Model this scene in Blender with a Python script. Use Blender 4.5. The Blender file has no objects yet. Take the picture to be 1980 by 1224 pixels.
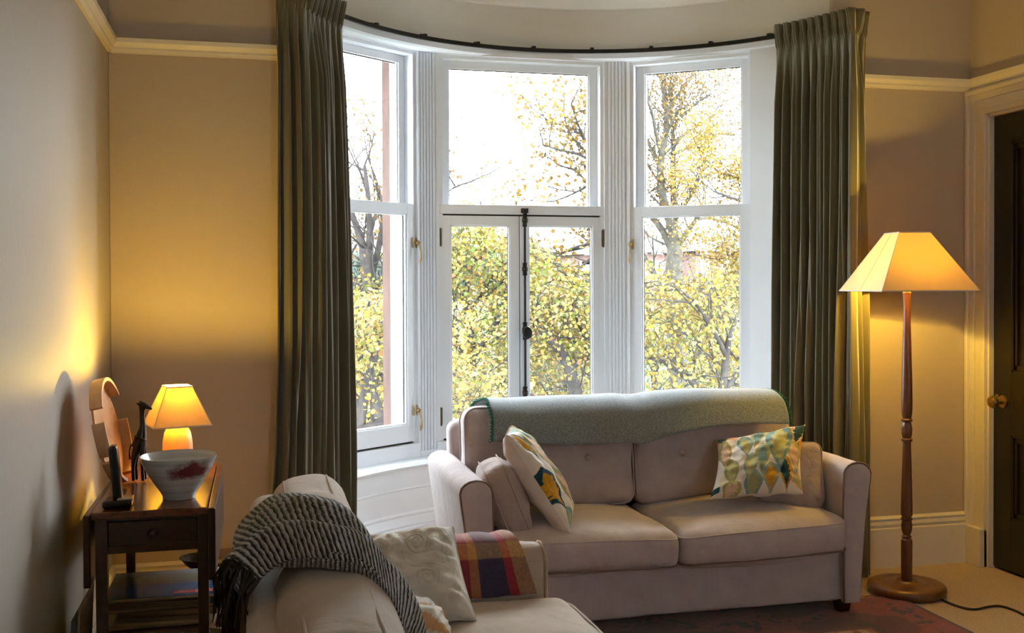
import bpy, bmesh, math, random
import numpy as np
from mathutils import Vector, Matrix, noise, Quaternion
random.seed(7)
rng = np.random.default_rng(7)
PI = math.pi
sc = bpy.context.scene
col = sc.collection

# ------------------------------------------------------------------ camera
FP, YAW, PITCH, ROLL, PCY = 2030.6, .24, -.013, -.0037, 576.3
CAM = Vector((0, 0, 1.3))
_f = Vector((math.sin(YAW)*math.cos(PITCH), math.cos(YAW)*math.cos(PITCH), math.sin(PITCH)))
_r = Vector((math.cos(YAW), -math.sin(YAW), 0))
_u = _r.cross(_f)
R2 = _r*math.cos(ROLL) + _u*math.sin(ROLL)
U2 = -_r*math.sin(ROLL) + _u*math.cos(ROLL)
cd = bpy.data.cameras.new('camera'); cam = bpy.data.objects.new('camera', cd); col.objects.link(cam)
m = Matrix.Identity(4)
for i in range(3):
    m[i][0] = R2[i]; m[i][1] = U2[i]; m[i][2] = -_f[i]; m[i][3] = CAM[i]
cam.matrix_world = m
cd.sensor_width = 36; cd.lens = FP/1980*36
cd.shift_y = -(612-PCY)/1980
cd.clip_end = 800; cd.clip_start = .05
sc.camera = cam

def at(x, y, Y):
    "world point on the plane Y = const seen through photo pixel x, y"
    d = _f*FP + R2*(x-990) + U2*(PCY-y)
    return CAM + d*(Y/d.y)

# ------------------------------------------------------------------ world, light, exposure
SKY = 22.0
w = bpy.data.worlds.new('overcast_sky'); sc.world = w; w.use_nodes = True
nt = w.node_tree
bg = nt.nodes['Background']; bg.inputs[0].default_value = (.84, .92, 1.0, 1); bg.inputs[1].default_value = SKY
vs = sc.view_settings
vs.view_transform = 'Standard'; vs.look = 'None'; vs.gamma = 1; vs.use_curve_mapping = False
vs.exposure = 0.35
cy = sc.cycles
cy.max_bounces = 14; cy.diffuse_bounces = 7; cy.glossy_bounces = 4; cy.transmission_bounces = 6
cy.transparent_max_bounces = 24; cy.use_denoising = True; cy.caustics_reflective = False; cy.caustics_refractive = False
cy.sample_clamp_indirect = 6

def bulb_light(name, loc, power, color, size):
    l = bpy.data.lights.new(name, 'POINT'); l.energy = power; l.color = color; l.shadow_soft_size = size
    o = bpy.data.objects.new(name, l); col.objects.link(o); o.location = loc
    return o
LAMP_COL = (1.0, .66, .08)

# ------------------------------------------------------------------ materials
def s2l(c):
    if isinstance(c, str):
        c = [int(c[i:i+2], 16)/255 for i in (0, 2, 4)]
    return tuple((v/12.92 if v <= .04045 else ((v+.055)/1.055)**2.4) for v in c)

class NT:
    def __init__(s, name):
        s.m = bpy.data.materials.new(name); s.m.use_nodes = True
        s.t = s.m.node_tree; s.b = s.t.nodes['Principled BSDF']; s.out = s.t.nodes['Material Output']
    def n(s, kind, **kw):
        nd = s.t.nodes.new(kind)
        for k, v in kw.items():
            if k.startswith('i_'):
                nd.inputs[k[2:].replace('_', ' ')].default_value = v
            else: setattr(nd, k, v)
        return nd
    def l(s, a, b): s.t.links.new(a, b)
    def obj(s): return s.n('ShaderNodeTexCoord').outputs['Object']
    def uv(s): return s.n('ShaderNodeUVMap').outputs[0]

def mix_ramp(N, fac, stops):
    r = N.n('ShaderNodeValToRGB')
    e = r.color_ramp.elements
    while len(e) < len(stops): e.new(.5)
    for el, (p, c) in zip(e, stops):
        el.position = p; el.color = (*s2l(c), 1)
    N.l(fac, r.inputs[0]); return r.outputs[0]

def mat(name, color, rough=.6, metal=0, spec=.5, var=.06, vscale=6, bump=0, bscale=60, sheen=0, stretch=(1, 1, 1), attr=None, trans=0, coat=0):
    N = NT(name); b = N.b
    b.inputs['Roughness'].default_value = rough; b.inputs['Metallic'].default_value = metal
    b.inputs['Specular IOR Level'].default_value = spec
    b.inputs['Coat Weight'].default_value = coat
    if sheen:
        b.inputs['Sheen Weight'].default_value = sheen; b.inputs['Sheen Roughness'].default_value = .5
    mp = N.n('ShaderNodeMapping'); mp.inputs['Scale'].default_value = stretch; N.l(N.obj(), mp.inputs[0])
    if attr:
        a = N.n('ShaderNodeAttribute', attribute_name=attr); base = a.outputs['Color']
    else:
        base = None
    ns = N.n('ShaderNodeTexNoise', i_Scale=vscale, i_Detail=4.0); N.l(mp.outputs[0], ns.inputs['Vector'])
    mx = N.n('ShaderNodeMix', data_type='RGBA', blend_type='MULTIPLY'); mx.inputs[0].default_value = 1
    c = s2l(color)
    if base: N.l(base, mx.inputs[6])
    else: mx.inputs[6].default_value = (*c, 1)
    mr = N.n('ShaderNodeMapRange'); mr.inputs['To Min'].default_value = 1-var*1.6; mr.inputs['To Max'].default_value = 1+var*1.6
    mr.inputs['From Min'].default_value = .3; mr.inputs['From Max'].default_value = .7
    N.l(ns.outputs[0], mr.inputs[0]); N.l(mr.outputs[0], mx.inputs[7])
    N.l(mx.outputs[2], b.inputs['Base Color'])
    if bump:
        n2 = N.n('ShaderNodeTexNoise', i_Scale=bscale, i_Detail=3.0); N.l(mp.outputs[0], n2.inputs['Vector'])
        bp = N.n('ShaderNodeBump', i_Strength=bump, i_Distance=.004); N.l(n2.outputs[0], bp.inputs['Height'])
        N.l(bp.outputs[0], b.inputs['Normal'])
    if trans:
        t = N.n('ShaderNodeBsdfTranslucent'); N.l(mx.outputs[2], t.inputs[0])
        ms = N.n('ShaderNodeMixShader'); ms.inputs[0].default_value = trans
        N.l(b.outputs[0], ms.inputs[1]); N.l(t.outputs[0], ms.inputs[2]); N.l(ms.outputs[0], N.out.inputs[0])
    return N.m

def weave_mat(name, color, scale=900, rough=.95, bump=.35, var=.05, sheen=.3, attr=None, wr=0, wscale=9):
    m_ = mat(name, color, rough=rough, spec=.15, var=var, vscale=14, sheen=sheen, attr=attr)
    t = m_.node_tree; b = t.nodes['Principled BSDF']
    tc = t.nodes.new('ShaderNodeTexCoord')
    last = None
    for d in ('X', 'Z'):
        wv = t.nodes.new('ShaderNodeTexWave'); wv.bands_direction = d; wv.inputs['Scale'].default_value = scale/20
        wv.inputs['Distortion'].default_value = 1.5; wv.inputs['Detail Scale'].default_value = 40
        t.links.new(tc.outputs['Object'], wv.inputs['Vector'])
        if last is None: last = wv.outputs[1]
        else:
            a = t.nodes.new('ShaderNodeMath'); a.operation = 'ADD'; t.links.new(last, a.inputs[0]); t.links.new(wv.outputs[1], a.inputs[1]); last = a.outputs[0]
    bp = t.nodes.new('ShaderNodeBump'); bp.inputs['Strength'].default_value = bump; bp.inputs['Distance'].default_value = .0006
    t.links.new(last, bp.inputs['Height'])
    nrm = bp.outputs[0]
    if wr:
        n2 = t.nodes.new('ShaderNodeTexNoise'); n2.inputs['Scale'].default_value = wscale; n2.inputs['Detail'].default_value = 3; n2.inputs['Distortion'].default_value = .8
        t.links.new(tc.outputs['Object'], n2.inputs['Vector'])
        b2 = t.nodes.new('ShaderNodeBump'); b2.inputs['Strength'].default_value = wr; b2.inputs['Distance'].default_value = .02
        t.links.new(n2.outputs[0], b2.inputs['Height']); t.links.new(nrm, b2.inputs['Normal']); nrm = b2.outputs[0]
    t.links.new(nrm, b.inputs['Normal'])
    return m_

def wood_mat(name, dark, light, rough=.35, scale=3, axis=(1, 12, 1), coat=.2, spec=.5):
    N = NT(name); b = N.b; b.inputs['Roughness'].default_value = rough; b.inputs['Coat Weight'].default_value = coat
    b.inputs['Coat Roughness'].default_value = .25; b.inputs['Specular IOR Level'].default_value = spec
    mp = N.n('ShaderNodeMapping'); mp.inputs['Scale'].default_value = axis; N.l(N.obj(), mp.inputs[0])
    ns = N.n('ShaderNodeTexNoise', i_Scale=scale, i_Detail=7.0, i_Roughness=.65, i_Distortion=.6); N.l(mp.outputs[0], ns.inputs['Vector'])
    c = mix_ramp(N, ns.outputs[0], [(.3, dark), (.7, light)])
    N.l(c, b.inputs['Base Color'])
    bp = N.n('ShaderNodeBump', i_Strength=.08, i_Distance=.002); N.l(ns.outputs[0], bp.inputs['Height']); N.l(bp.outputs[0], b.inputs['Normal'])
    return N.m

M = {}
M['fascia'] = mat('pale_wall_paint', 'd2cbc0', rough=.75, spec=.3, var=.02, vscale=1.5, bump=.25, bscale=220)
M['wall'] = mat('wall_paint', 'b5a491', rough=.75, spec=.3, var=.02, vscale=1.5, bump=.25, bscale=220)
M['wall_sheen'] = mat('wall_paint_silk', 'b3a79a', rough=.5, spec=.35, var=.02, vscale=1.5, bump=.25, bscale=60, stretch=(1, 1, .3))
M['white'] = mat('white_gloss_paint', 'f0f3f8', rough=.32, var=.01, bump=.05, bscale=40)
M['cream_trim'] = mat('cream_gloss_paint', 'd9cfc2', rough=.4, var=.015, bump=.08, bscale=50)
M['ceiling'] = mat('ceiling_paint', 'e8e4dc', rough=.9, var=.01)
M['gap'] = mat('shadow_gap', '2b2826', rough=.9)
M['black_iron'] = mat('black_iron', '1d1b1a', rough=.45, metal=.6, var=.15, vscale=30)
M['brass'] = mat('aged_brass', 'a88a58', rough=.35, metal=1, var=.2, vscale=60)
M['bronze'] = mat('bronze_hinge', '5a4a35', rough=.45, metal=.9, var=.2, vscale=60)
M['carpet'] = mat('beige_loop_carpet', 'b39c7b', rough=1, spec=.1, var=.2, vscale=160, bump=1.0, bscale=260, sheen=.3)
M['sandstone'] = mat('red_sandstone', '463630', rough=.95, spec=.1, var=.12, vscale=9, bump=.4, bscale=70, stretch=(1, 1, .4))
M['sofa'] = weave_mat('beige_linen_upholstery', 'bbacab', wr=.35, wscale=7)
M['sofa_warm'] = weave_mat('tan_linen_upholstery', 'b39f8c', wr=.35, wscale=7)
M['cushion_beige'] = weave_mat('beige_linen_cushion', 'ab9890', wr=.6, wscale=14)
M['piping_dark'] = mat('taupe_piping_cord', '766358', rough=.9)
M['piping_tan'] = mat('tan_piping_cord', 'a08a73', rough=.9)
M['mahogany'] = wood_mat('dark_mahogany', '1d0d08', '43200f', rough=.28, coat=.4, axis=(14, 1, 14))
M['mahogany_top'] = wood_mat('polished_mahogany_top', '3a1a0b', '6b3417', rough=.22, coat=.6, axis=(14, 1, 14))
M['lamp_wood'] = wood_mat('turned_walnut', '4a2817', '7a4a2b', rough=.35, axis=(12, 12, .7), coat=.3)
M['pale_wood'] = wood_mat('pale_birch_wood', 'b9855a', 'd6a878', rough=.45, axis=(8, 8, 1))
M['ply'] = wood_mat('bent_plywood', 'a97646', 'c9955f', rough=.5, axis=(1, 2, 6))
M['door'] = wood_mat('near_black_stained_door', '080403', '120906', rough=.45, axis=(10, 10, .8), coat=.1)
M['ebony'] = mat('black_carved_wood', '140d0a', rough=.3, var=.3, vscale=20)
M['plastic'] = mat('black_plastic', '0c0c0d', rough=.25, var=.05)
M['cord'] = mat('black_rubber_cord', '0e0d0c', rough=.5)

def curtain_mat():
    m_ = mat('olive_green_velvet', '5c5644', rough=.8, spec=.2, var=.05, vscale=20, sheen=.6, stretch=(1, 1, .1))
    return m_
M['curtain'] = curtain_mat()

def shade_mat(name, col_, tr=.55):
    N = NT(name); b = N.b
    b.inputs['Base Color'].default_value = (*s2l(col_), 1); b.inputs['Roughness'].default_value = .9
    ns = N.n('ShaderNodeTexNoise', i_Scale=300.0, i_Detail=2.0); N.l(N.obj(), ns.inputs['Vector'])
    bp = N.n('ShaderNodeBump', i_Strength=.15, i_Distance=.001); N.l(ns.outputs[0], bp.inputs['Height']); N.l(bp.outputs[0], b.inputs['Normal'])
    t = N.n('ShaderNodeBsdfTranslucent'); t.inputs[0].default_value = (*s2l(col_), 1)
    ms = N.n('ShaderNodeMixShader'); ms.inputs[0].default_value = tr
    N.l(b.outputs[0], ms.inputs[1]); N.l(t.outputs[0], ms.inputs[2]); N.l(ms.outputs[0], N.out.inputs[0])
    return N.m
M['shade'] = shade_mat('parchment_lamp_shade', 'e6cf9a', .19)
M['shade_big'] = shade_mat('parchment_floor_shade', 'e8d29c', .27)
M['shade_trim'] = mat('shade_binding_tape', 'd8cdbb', rough=.9)

def emit_mat(name, c, s):
    N = NT(name); e = N.n('ShaderNodeEmission'); e.inputs[0].default_value = (*c, 1); e.inputs[1].default_value = s
    N.l(e.outputs[0], N.out.inputs[0]); return N.m
M['bulb'] = emit_mat('glowing_bulb', LAMP_COL, 40)

def glass_mat():
    N = NT('window_glass')
    N.t.nodes.remove(N.b)
    g = N.n('ShaderNodeBsdfGlossy'); g.inputs['Roughness'].default_value = .0; g.inputs[0].default_value = (1, 1, 1, 1)
    t = N.n('ShaderNodeBsdfTransparent'); t.inputs[0].default_value = (.97, .985, .98, 1)
    lw = N.n('ShaderNodeLayerWeight'); lw.inputs[0].default_value = .5
    p5 = N.n('ShaderNodeMath', operation='POWER'); N.l(lw.outputs['Facing'], p5.inputs[0]); p5.inputs[1].default_value = 5
    fr = N.n('ShaderNodeMath', operation='MULTIPLY_ADD'); N.l(p5.outputs[0], fr.inputs[0]); fr.inputs[1].default_value = .7; fr.inputs[2].default_value = .035
    ms = N.n('ShaderNodeMixShader'); N.l(fr.outputs[0], ms.inputs[0]); N.l(t.outputs[0], ms.inputs[1]); N.l(g.outputs[0], ms.inputs[2])
    N.l(ms.outputs[0], N.out.inputs[0]); return N.m
M['glass'] = glass_mat()

# ------------------------------------------------------------------ tagging and mesh helpers
def tag(o, label=None, cat=None, group=None, kind=None):
    if label: o['label'] = label
    if cat: o['category'] = cat
    if group: o['group'] = group
    if kind: o['kind'] = kind
    return o

def thing(name, label, cat, loc=(0, 0, 0), rz=0, group=None):
    o = bpy.data.objects.new(name, None); col.objects.link(o); o.empty_display_size = .05
    o.location = loc; o.rotation_euler = (0, 0, rz)
    return tag(o, label, cat, group)

def link_mesh(name, me, material, parent=None, smooth=False, world=True):
    o = bpy.data.objects.new(name, me); col.objects.link(o)
    if material is not None:
        for mm in (material if isinstance(material, (list, tuple)) else [material]): me.materials.append(mm)
    if smooth:
        me.polygons.foreach_set('use_smooth', [True]*len(me.polygons))
    if parent is not None:
        o.parent = parent
        if world:
            mw = Matrix.Identity(4); p = parent; chain = []
            while p is not None: chain.append(p); p = p.parent
            for p in reversed(chain):
                mw = mw @ p.matrix_parent_inverse @ Matrix.LocRotScale(p.location, p.rotation_euler, p.scale)
            o.matrix_parent_inverse = mw.inverted()
    return o

class MB:
    def __init__(s): s.v = []; s.f = []
    def add(s, vs, fs, mtx=None):
        k = len(s.v)
        s.v += [tuple((mtx @ Vector(p)) if mtx else p) for p in vs]
        s.f += [tuple(i+k for i in f) for f in fs]; return s
    def box(s, x0, x1, y0, y1, z0, z1, mtx=None, bev=0):
        bm = bmesh.new(); bmesh.ops.create_cube(bm, size=1)
        for v in bm.verts:
            v.co = Vector(((x0+x1)/2+v.co.x*(x1-x0), (y0+y1)/2+v.co.y*(y1-y0), (z0+z1)/2+v.co.z*(z1-z0)))
        if bev:
            bmesh.ops.bevel(bm, geom=bm.edges[:], offset=bev, segments=2, affect='EDGES', profile=.5, clamp_overlap=True)
        bm.verts.ensure_lookup_table()
        for i, v in enumerate(bm.verts): v.index = i
        s.add([v.co.copy() for v in bm.verts], [[v.index for v in f.verts] for f in bm.faces], mtx); bm.free(); return s
    def lathe(s, prof, seg=32, mtx=None, cap=True, c=(0, 0)):
        vs = []; fs = []
        for (r, z) in prof:
            for k in range(seg):
                a = 2*PI*k/seg; vs.append((c[0]+r*math.cos(a), c[1]+r*math.sin(a), z))
        n = len(prof)
        for i in range(n-1):
            for k in range(seg):
                k2 = (k+1) % seg
                fs.append((i*seg+k, i*seg+k2, (i+1)*seg+k2, (i+1)*seg+k))
        if cap:
            fs.append(tuple(range(seg))[::-1]); fs.append(tuple((n-1)*seg+k for k in range(seg)))
        return s.add(vs, fs, mtx)
    def tube(s, pts, r, seg=8, closed=False, mtx=None, cap=True):
        pts = [Vector(p) for p in pts]; n = len(pts)
        rr = r if isinstance(r, (list, tuple)) else [r]*n
        vs = []; fs = []; prev = None
        for i, p in enumerate(pts):
            if closed: d = pts[(i+1) % n]-pts[i-1]
            else: d = pts[min(i+1, n-1)]-pts[max(i-1, 0)]
            if d.length < 1e-9: d = Vector((0, 0, 1))
            d.normalize()
            if prev is None:
                a = Vector((0, 0, 1)) if abs(d.z) < .9 else Vector((1, 0, 0))
                nx = d.cross(a).normalized()
            else:
                nx = (prev - d*prev.dot(d)); nx = nx.normalized() if nx.length > 1e-6 else d.orthogonal().normalized()
            prev = nx; ny = d.cross(nx)
            for k in range(seg):
                a = 2*PI*k/seg; vs.append(p+nx*math.cos(a)*rr[i]+ny*math.sin(a)*rr[i])
        for i in range(n if closed else n-1):
            j = (i+1) % n
            for k in range(seg):
                k2 = (k+1) % seg; fs.append((i*seg+k, i*seg+k2, j*seg+k2, j*seg+k))
        if not closed and cap:
            fs.append(tuple(range(seg))[::-1]); fs.append(tuple((n-1)*seg+k for k in range(seg)))
        return s.add(vs, fs, mtx)
    def prism(s, prof, path_pts, mtx=None):
        "sweep closed 2-D profile given as list of 3-D sections"
        n = len(prof[0]); vs = [p for sec in prof for p in sec]; fs = []
        for i in range(len(prof)-1):
            for k in range(n):
                k2 = (k+1) % n; fs.append((i*n+k, i*n+k2, (i+1)*n+k2, (i+1)*n+k))
        fs.append(tuple(range(n))[::-1]); fs.append(tuple((len(prof)-1)*n+k for k in range(n)))
        return s.add(vs, fs, mtx)
    def ring(s, c, prof, a0, a1, seg=64):
        "sweep closed profile (radius, z) around centre c between angles (radians)"
        secs = []
        for i in range(seg+1):
            a = a0+(a1-a0)*i/seg
            secs.append([(c[0]+r*math.cos(a), c[1]+r*math.sin(a), z) for r, z in prof])
        return s.prism(secs, None)
    def build(s, name, material, parent=None, smooth=False, world=True, angle=None):
        me = bpy.data.meshes.new(name); me.from_pydata([tuple(v) for v in s.v], [], s.f); me.update()
        bm = bmesh.new(); bm.from_mesh(me); bmesh.ops.recalc_face_normals(bm, faces=bm.faces[:]); bm.to_mesh(me); bm.free()
        o = link_mesh(name, me, material, parent, smooth, world)
        if smooth and angle is not None:
            me.set_sharp_from_angle(angle=math.radians(angle))
        return o

def grid_mesh(name, nu, nv, fn, material, parent=None, colfn=None, world=True, closed_u=False, thick=0, uv=True, smooth=True):
    "surface from fn(u,v) with u,v in 0..1; optional colour attribute and UVs"
    vs = []; fs = []; uvs = []
    for j in range(nv+1):
        for i in range(nu+1):
            u, v = i/nu, j/nv
            vs.append(tuple(fn(u, v))); uvs.append((u, v))
    for j in range(nv):
        for i in range(nu):
            a = j*(nu+1)+i; fs.append((a, a+1, a+nu+2, a+nu+1))
    me = bpy.data.meshes.new(name); me.from_pydata(vs, [], fs); me.update()
    lay = me.uv_layers.new(name='UVMap')
    idx = np.zeros(len(me.loops), dtype=np.int32); me.loops.foreach_get('vertex_index', idx)
    lay.data.foreach_set('uv', np.array(uvs, dtype=np.float32)[idx].ravel())
    if colfn:
        ca = me.color_attributes.new('pattern', 'FLOAT_COLOR', 'POINT')
        cols = np.ones((len(vs), 4), dtype=np.float32)
        for k, (u, v) in enumerate(uvs): cols[k, :3] = colfn(u, v)
        ca.data.foreach_set('color', cols.ravel())
    o = link_mesh(name, me, material, parent, smooth, world)
    if thick:
        md = o.modifiers.new('thickness', 'SOLIDIFY'); md.thickness = thick; md.offset = 0
    return o

def nz(p, s=1.0, seed=0.0):
    return noise.noise(Vector(p)*s+Vector((seed, seed*1.7, -seed)))

def axis_samples(h, r, n_mid, n_c=4):
    inner = max(h-r, 1e-4)
    a = [-inner - r*math.sin(PI/4*(k/n_c))/math.sin(PI/4) for k in range(n_c, 0, -1)]
    mid = [-inner+2*inner*i/n_mid for i in range(n_mid+1)]
    b = [inner + r*math.sin(PI/4*(k/n_c))/math.sin(PI/4) for k in range(1, n_c+1)]
    return a+mid+b

def softbox(mb, size, r, mtx=None, n=(12, 8, 6), bulge=(0, 0, 0), wob=0, wscale=5, seed=0, deform=None):
    "rounded box centred at origin with bulging faces and small dents"
    h = [s_/2 for s_ in size]; r = min(r, min(h)*.98)
    S = [axis_samples(h[i], r, n[i]) for i in range(3)]
    idx = {}; vs = []; fs = []
    def vert(p):
        key = (round(p[0], 6), round(p[1], 6), round(p[2], 6))
        if key in idx: return idx[key]
        q = Vector(p); inner = Vector([max(-(h[i]-r), min(h[i]-r, q[i])) for i in range(3)])
        d = q-inner; d = d.normalized() if d.length > 0 else d
        o = inner+d*r
        t = [min(1, abs(o[i])/h[i]) for i in range(3)]
        for i in range(3):
            j, k = [a for a in range(3) if a != i]
            wgt = (1-t[j]**2)*(1-t[k]**2)
            o[i] += bulge[i]*wgt*(o[i]/h[i])
        if wob:
            g = o.copy(); nn = nz(g, wscale, seed)+.5*nz(g, wscale*2.3, seed+3)
            o += d*wob*nn
        if deform: o = deform(o)
        idx[key] = len(vs); vs.append(o); return idx[key]
    for ax in range(3):
        j, k = [a for a in range(3) if a != ax]
        for sgn in (-1, 1):
            for a in range(len(S[j])-1):
                for b in range(len(S[k])-1):
                    q = []
                    for (aa, bb) in ((a, b), (a+1, b), (a+1, b+1), (a, b+1)):
                        p = [0, 0, 0]; p[ax] = sgn*h[ax]; p[j] = S[j][aa]; p[k] = S[k][bb]
                        q.append(vert(p))
                    if len(set(q)) == 4: fs.append(tuple(q))
    mb.add(vs, fs, mtx)
    return mb

def rrect(hx, hy, r, n=6, step=8):
    "rounded rectangle outline points"
    pts = []
    for cx, cy_, a0 in ((hx-r, hy-r, 0), (-(hx-r), hy-r, PI/2), (-(hx-r), -(hy-r), PI), (hx-r, -(hy-r), 1.5*PI)):
        for k in range(n+1):
            a = a0+PI/2*k/n; pts.append((cx+r*math.cos(a), cy_+r*math.sin(a)))
    out = []
    for i in range(len(pts)):
        p, q = pts[i], pts[(i+1) % len(pts)]
        d = math.hypot(q[0]-p[0], q[1]-p[1]); m_ = max(1, int(d/.05))
        for k in range(m_): out.append((p[0]+(q[0]-p[0])*k/m_, p[1]+(q[1]-p[1])*k/m_))
    return out

def struct(name, mb, material, parent=None, **kw):
    o = mb.build(name, material, parent, **kw)
    if parent is None: o['kind'] = 'structure'
    return o

def frame_mtx(origin, ux, uy, uz):
    m_ = Matrix.Identity(4)
    for i in range(3):
        m_[i][0] = ux[i]; m_[i][1] = uy[i]; m_[i][2] = uz[i]; m_[i][3] = origin[i]
    return m_

def copy_tree(o, parent=None):
    c = o.copy(); col.objects.link(c)
    if parent is not None: c.parent = parent
    for ch in o.children: copy_tree(ch, c)
    return c

# ------------------------------------------------------------------ room shell
XL, XR, D, ZC = -.536, 3.24, 4.25, 2.95
BC = (1.34, 3.74)                       # centre of the bay's circle in plan
R0 = 1.30                               # inner radius of the curved wall
ZS, ZH, ZB = .475, 2.445, 2.78          # sill, window head, bay ceiling
bx0, bx1 = .155, 2.525
YN = -2.3
A0 = math.atan2(D-BC[1], bx1-BC[0]); A1 = PI-A0

struct('floor', MB().box(XL-.2, XR+.3, YN-.2, 5.2, -.12, 0), M['carpet'])
struct('ceiling', MB().box(XL-.2, XR+.3, YN-.2, 5.6, ZC, ZC+.15), M['ceiling'])
struct('ceiling_bay', MB().box(bx0-.3, bx1+.3, D+.0, 5.5, ZB, ZC-.001), M['ceiling'])
struct('wall_left', MB().box(XL-.2, XL, YN-.2, D+.25, 0, ZC), M['wall_sheen'])
struct('wall_back_left', MB().box(XL, bx0, D, D+.25, 0, ZC-.001, bev=.004), M['wall'])
struct('wall_back_right', MB().box(bx1, XR+.2, D, D+.25, 0, ZC-.001, bev=.004), M['wall'])
# right wall with a door opening
DY0, DY1, DH = 3.19, 4.13, 2.065
wr = MB().box(XR, XR+.2, DY1, D, 0, ZC-.001).box(XR, XR+.2, DY0, DY1, DH, ZC-.001).box(XR, XR+.2, YN-.2, DY0, 0, ZC-.001)
struct('wall_right', wr, M['wall'])
FW = (1.35, 2.05, 1.55, 2.45)              # unseen window added behind the camera to let in fill daylight
struct('wall_front', MB().box(XL, FW[0], YN-.2, YN, 0, ZC-.001).box(FW[1], XR, YN-.2, YN, 0, ZC-.001).box(FW[0], FW[1], YN-.2, YN, 0, FW[2]).box(FW[0], FW[1], YN-.2, YN, FW[3], ZC-.001), M['wall'])
fwm = MB()
for (a_, b_, c_, d_) in ((FW[0], FW[0]+.07, FW[2], FW[3]), (FW[1]-.07, FW[1], FW[2], FW[3]), (1.68, 1.72, FW[2], FW[3]), (FW[0], FW[1], FW[2], FW[2]+.08), (FW[0], FW[1], FW[3]-.08, FW[3]), (FW[0], FW[1], 2.0, 2.03)):
    fwm.box(a_, b_, YN-.14, YN-.08, c_, d_, bev=.003)
fwo = struct('window_added_fill', fwm, M['white'])
MB().box(FW[0]+.03, FW[1]-.03, YN-.115, YN-.11, FW[2]+.03, FW[3]-.03).build('window_pane', M['glass'], fwo)
# curved bay wall : fascia above, apron below, two piers beside the windows
struct('wall_bay_fascia', MB().ring(BC, [(R0, ZH), (R0+.38, ZH), (R0+.38, ZC-.002), (R0, ZC-.002)], A0, A1, 72), M['fascia'], smooth=True, angle=40)
struct('wall_bay_apron', MB().ring(BC, [(R0-.02, 0), (R0+.38, 0), (R0+.38, ZS-.03), (R0-.02, ZS-.03)], A0, A1, 72), M['white'], smooth=True, angle=40)
AP = math.radians(42.2)
struct('wall_bay_pier_right', MB().ring(BC, [(R0, ZS), (R0+.38, ZS), (R0+.38, ZH), (R0, ZH)], A0, AP, 12), M['white'], smooth=True, angle=40)
struct('wall_bay_pier_left', MB().ring(BC, [(R0, ZS), (R0+.38, ZS), (R0+.38, ZH), (R0, ZH)], PI-AP, A1, 12), M['white'], smooth=True, angle=40)
# sill board, curved skirting, mouldings
s_ = MB().ring(BC, [(R0-.035, ZS-.03), (R0-.045, ZS-.015), (R0-.035, ZS), (R0+.40, ZS), (R0+.40, ZS-.03)], A0, A1, 72)
struct('trim_sill', s_, M['white'], smooth=True, angle=30)
s_ = MB().ring(BC, [(R0-.02, ZS-.115), (R0-.024, ZS-.118), (R0-.024, ZS-.123), (R0-.02, ZS-.126)], A0, A1, 72)
s_.ring(BC, [(R0-.02, .0), (R0-.045, .0), (R0-.045, .175), (R0-.036, .180), (R0-.040, .190), (R0-.035, .205), (R0-.026, .228), (R0-.032, .232), (R0-.032, .240), (R0-.02, .246)], A0, A1, 72)
struct('baseboard_bay', s_, M['white'], smooth=True, angle=30)
s_ = MB().ring(BC, [(R0-.006, ZH+.012), (R0-.014, ZH+.004), (R0-.010, ZH-.022), (R0+.0, ZH-.03), (R0+.2, ZH-.03), (R0+.2, ZH+.0), (R0, ZH+.002)], A0, A1, 72)
struct('trim_window_head', s_, M['white'], smooth=True, angle=30)
s_ = MB().ring(BC, [(R0, 2.665), (R0-.012, 2.668), (R0-.02, 2.69), (R0-.05, 2.72), (R0-.06, ZB), (R0, ZB)], A0, A1, 72)
struct('trim_bay_cornice', s_, M['ceiling'], smooth=True, angle=30)

# skirtings and picture rails on the straight walls: profile (out, z)
SK = [(0, 0), (.022, 0), (.022, .178), (.014, .182), (.018, .196), (.012, .212), (.016, .222), (.006, .232), (0, .234)]
PR = [(0, 2.185), (.012, 2.185), (.014, 2.193), (.020, 2.197), (.020, 2.206), (.034, 2.222), (.036, 2.238), (.012, 2.243), (0, 2.243)]
def run(name, prof, p0, p1, out, material):
    p0 = Vector((*p0, 0)); p1 = Vector((*p1, 0)); o = Vector((*out, 0))
    secs = [[p+o*a+Vector((0, 0, z)) for a, z in prof] for p in (p0, p1)]
    return struct(name, MB().prism(secs, None), material)
run('baseboard_back_left', SK, (XL, D), (bx0-.01, D), (0, -1), M['cream_trim'])
run('baseboard_back_right', SK, (bx1+.01, D), (XR, D), (0, -1), M['cream_trim'])
run('baseboard_left', SK, (XL, YN), (XL, D), (1, 0), M['cream_trim'])
run('baseboard_right', SK, (XR, YN), (XR, DY0-.13), (-1, 0), M['cream_trim'])
run('trim_picture_rail_back_left', PR, (XL, D), (bx0-.0, D), (0, -1), M['cream_trim'])
run('trim_picture_rail_back_right', PR, (bx1+.0, D), (XR, D), (0, -1), M['cream_trim'])
run('trim_picture_rail_left', PR, (XL, YN), (XL, D), (1, 0), M['cream_trim'])
run('trim_picture_rail_right', PR, (XR, YN), (XR, D), (-1, 0), M['cream_trim'])
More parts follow.
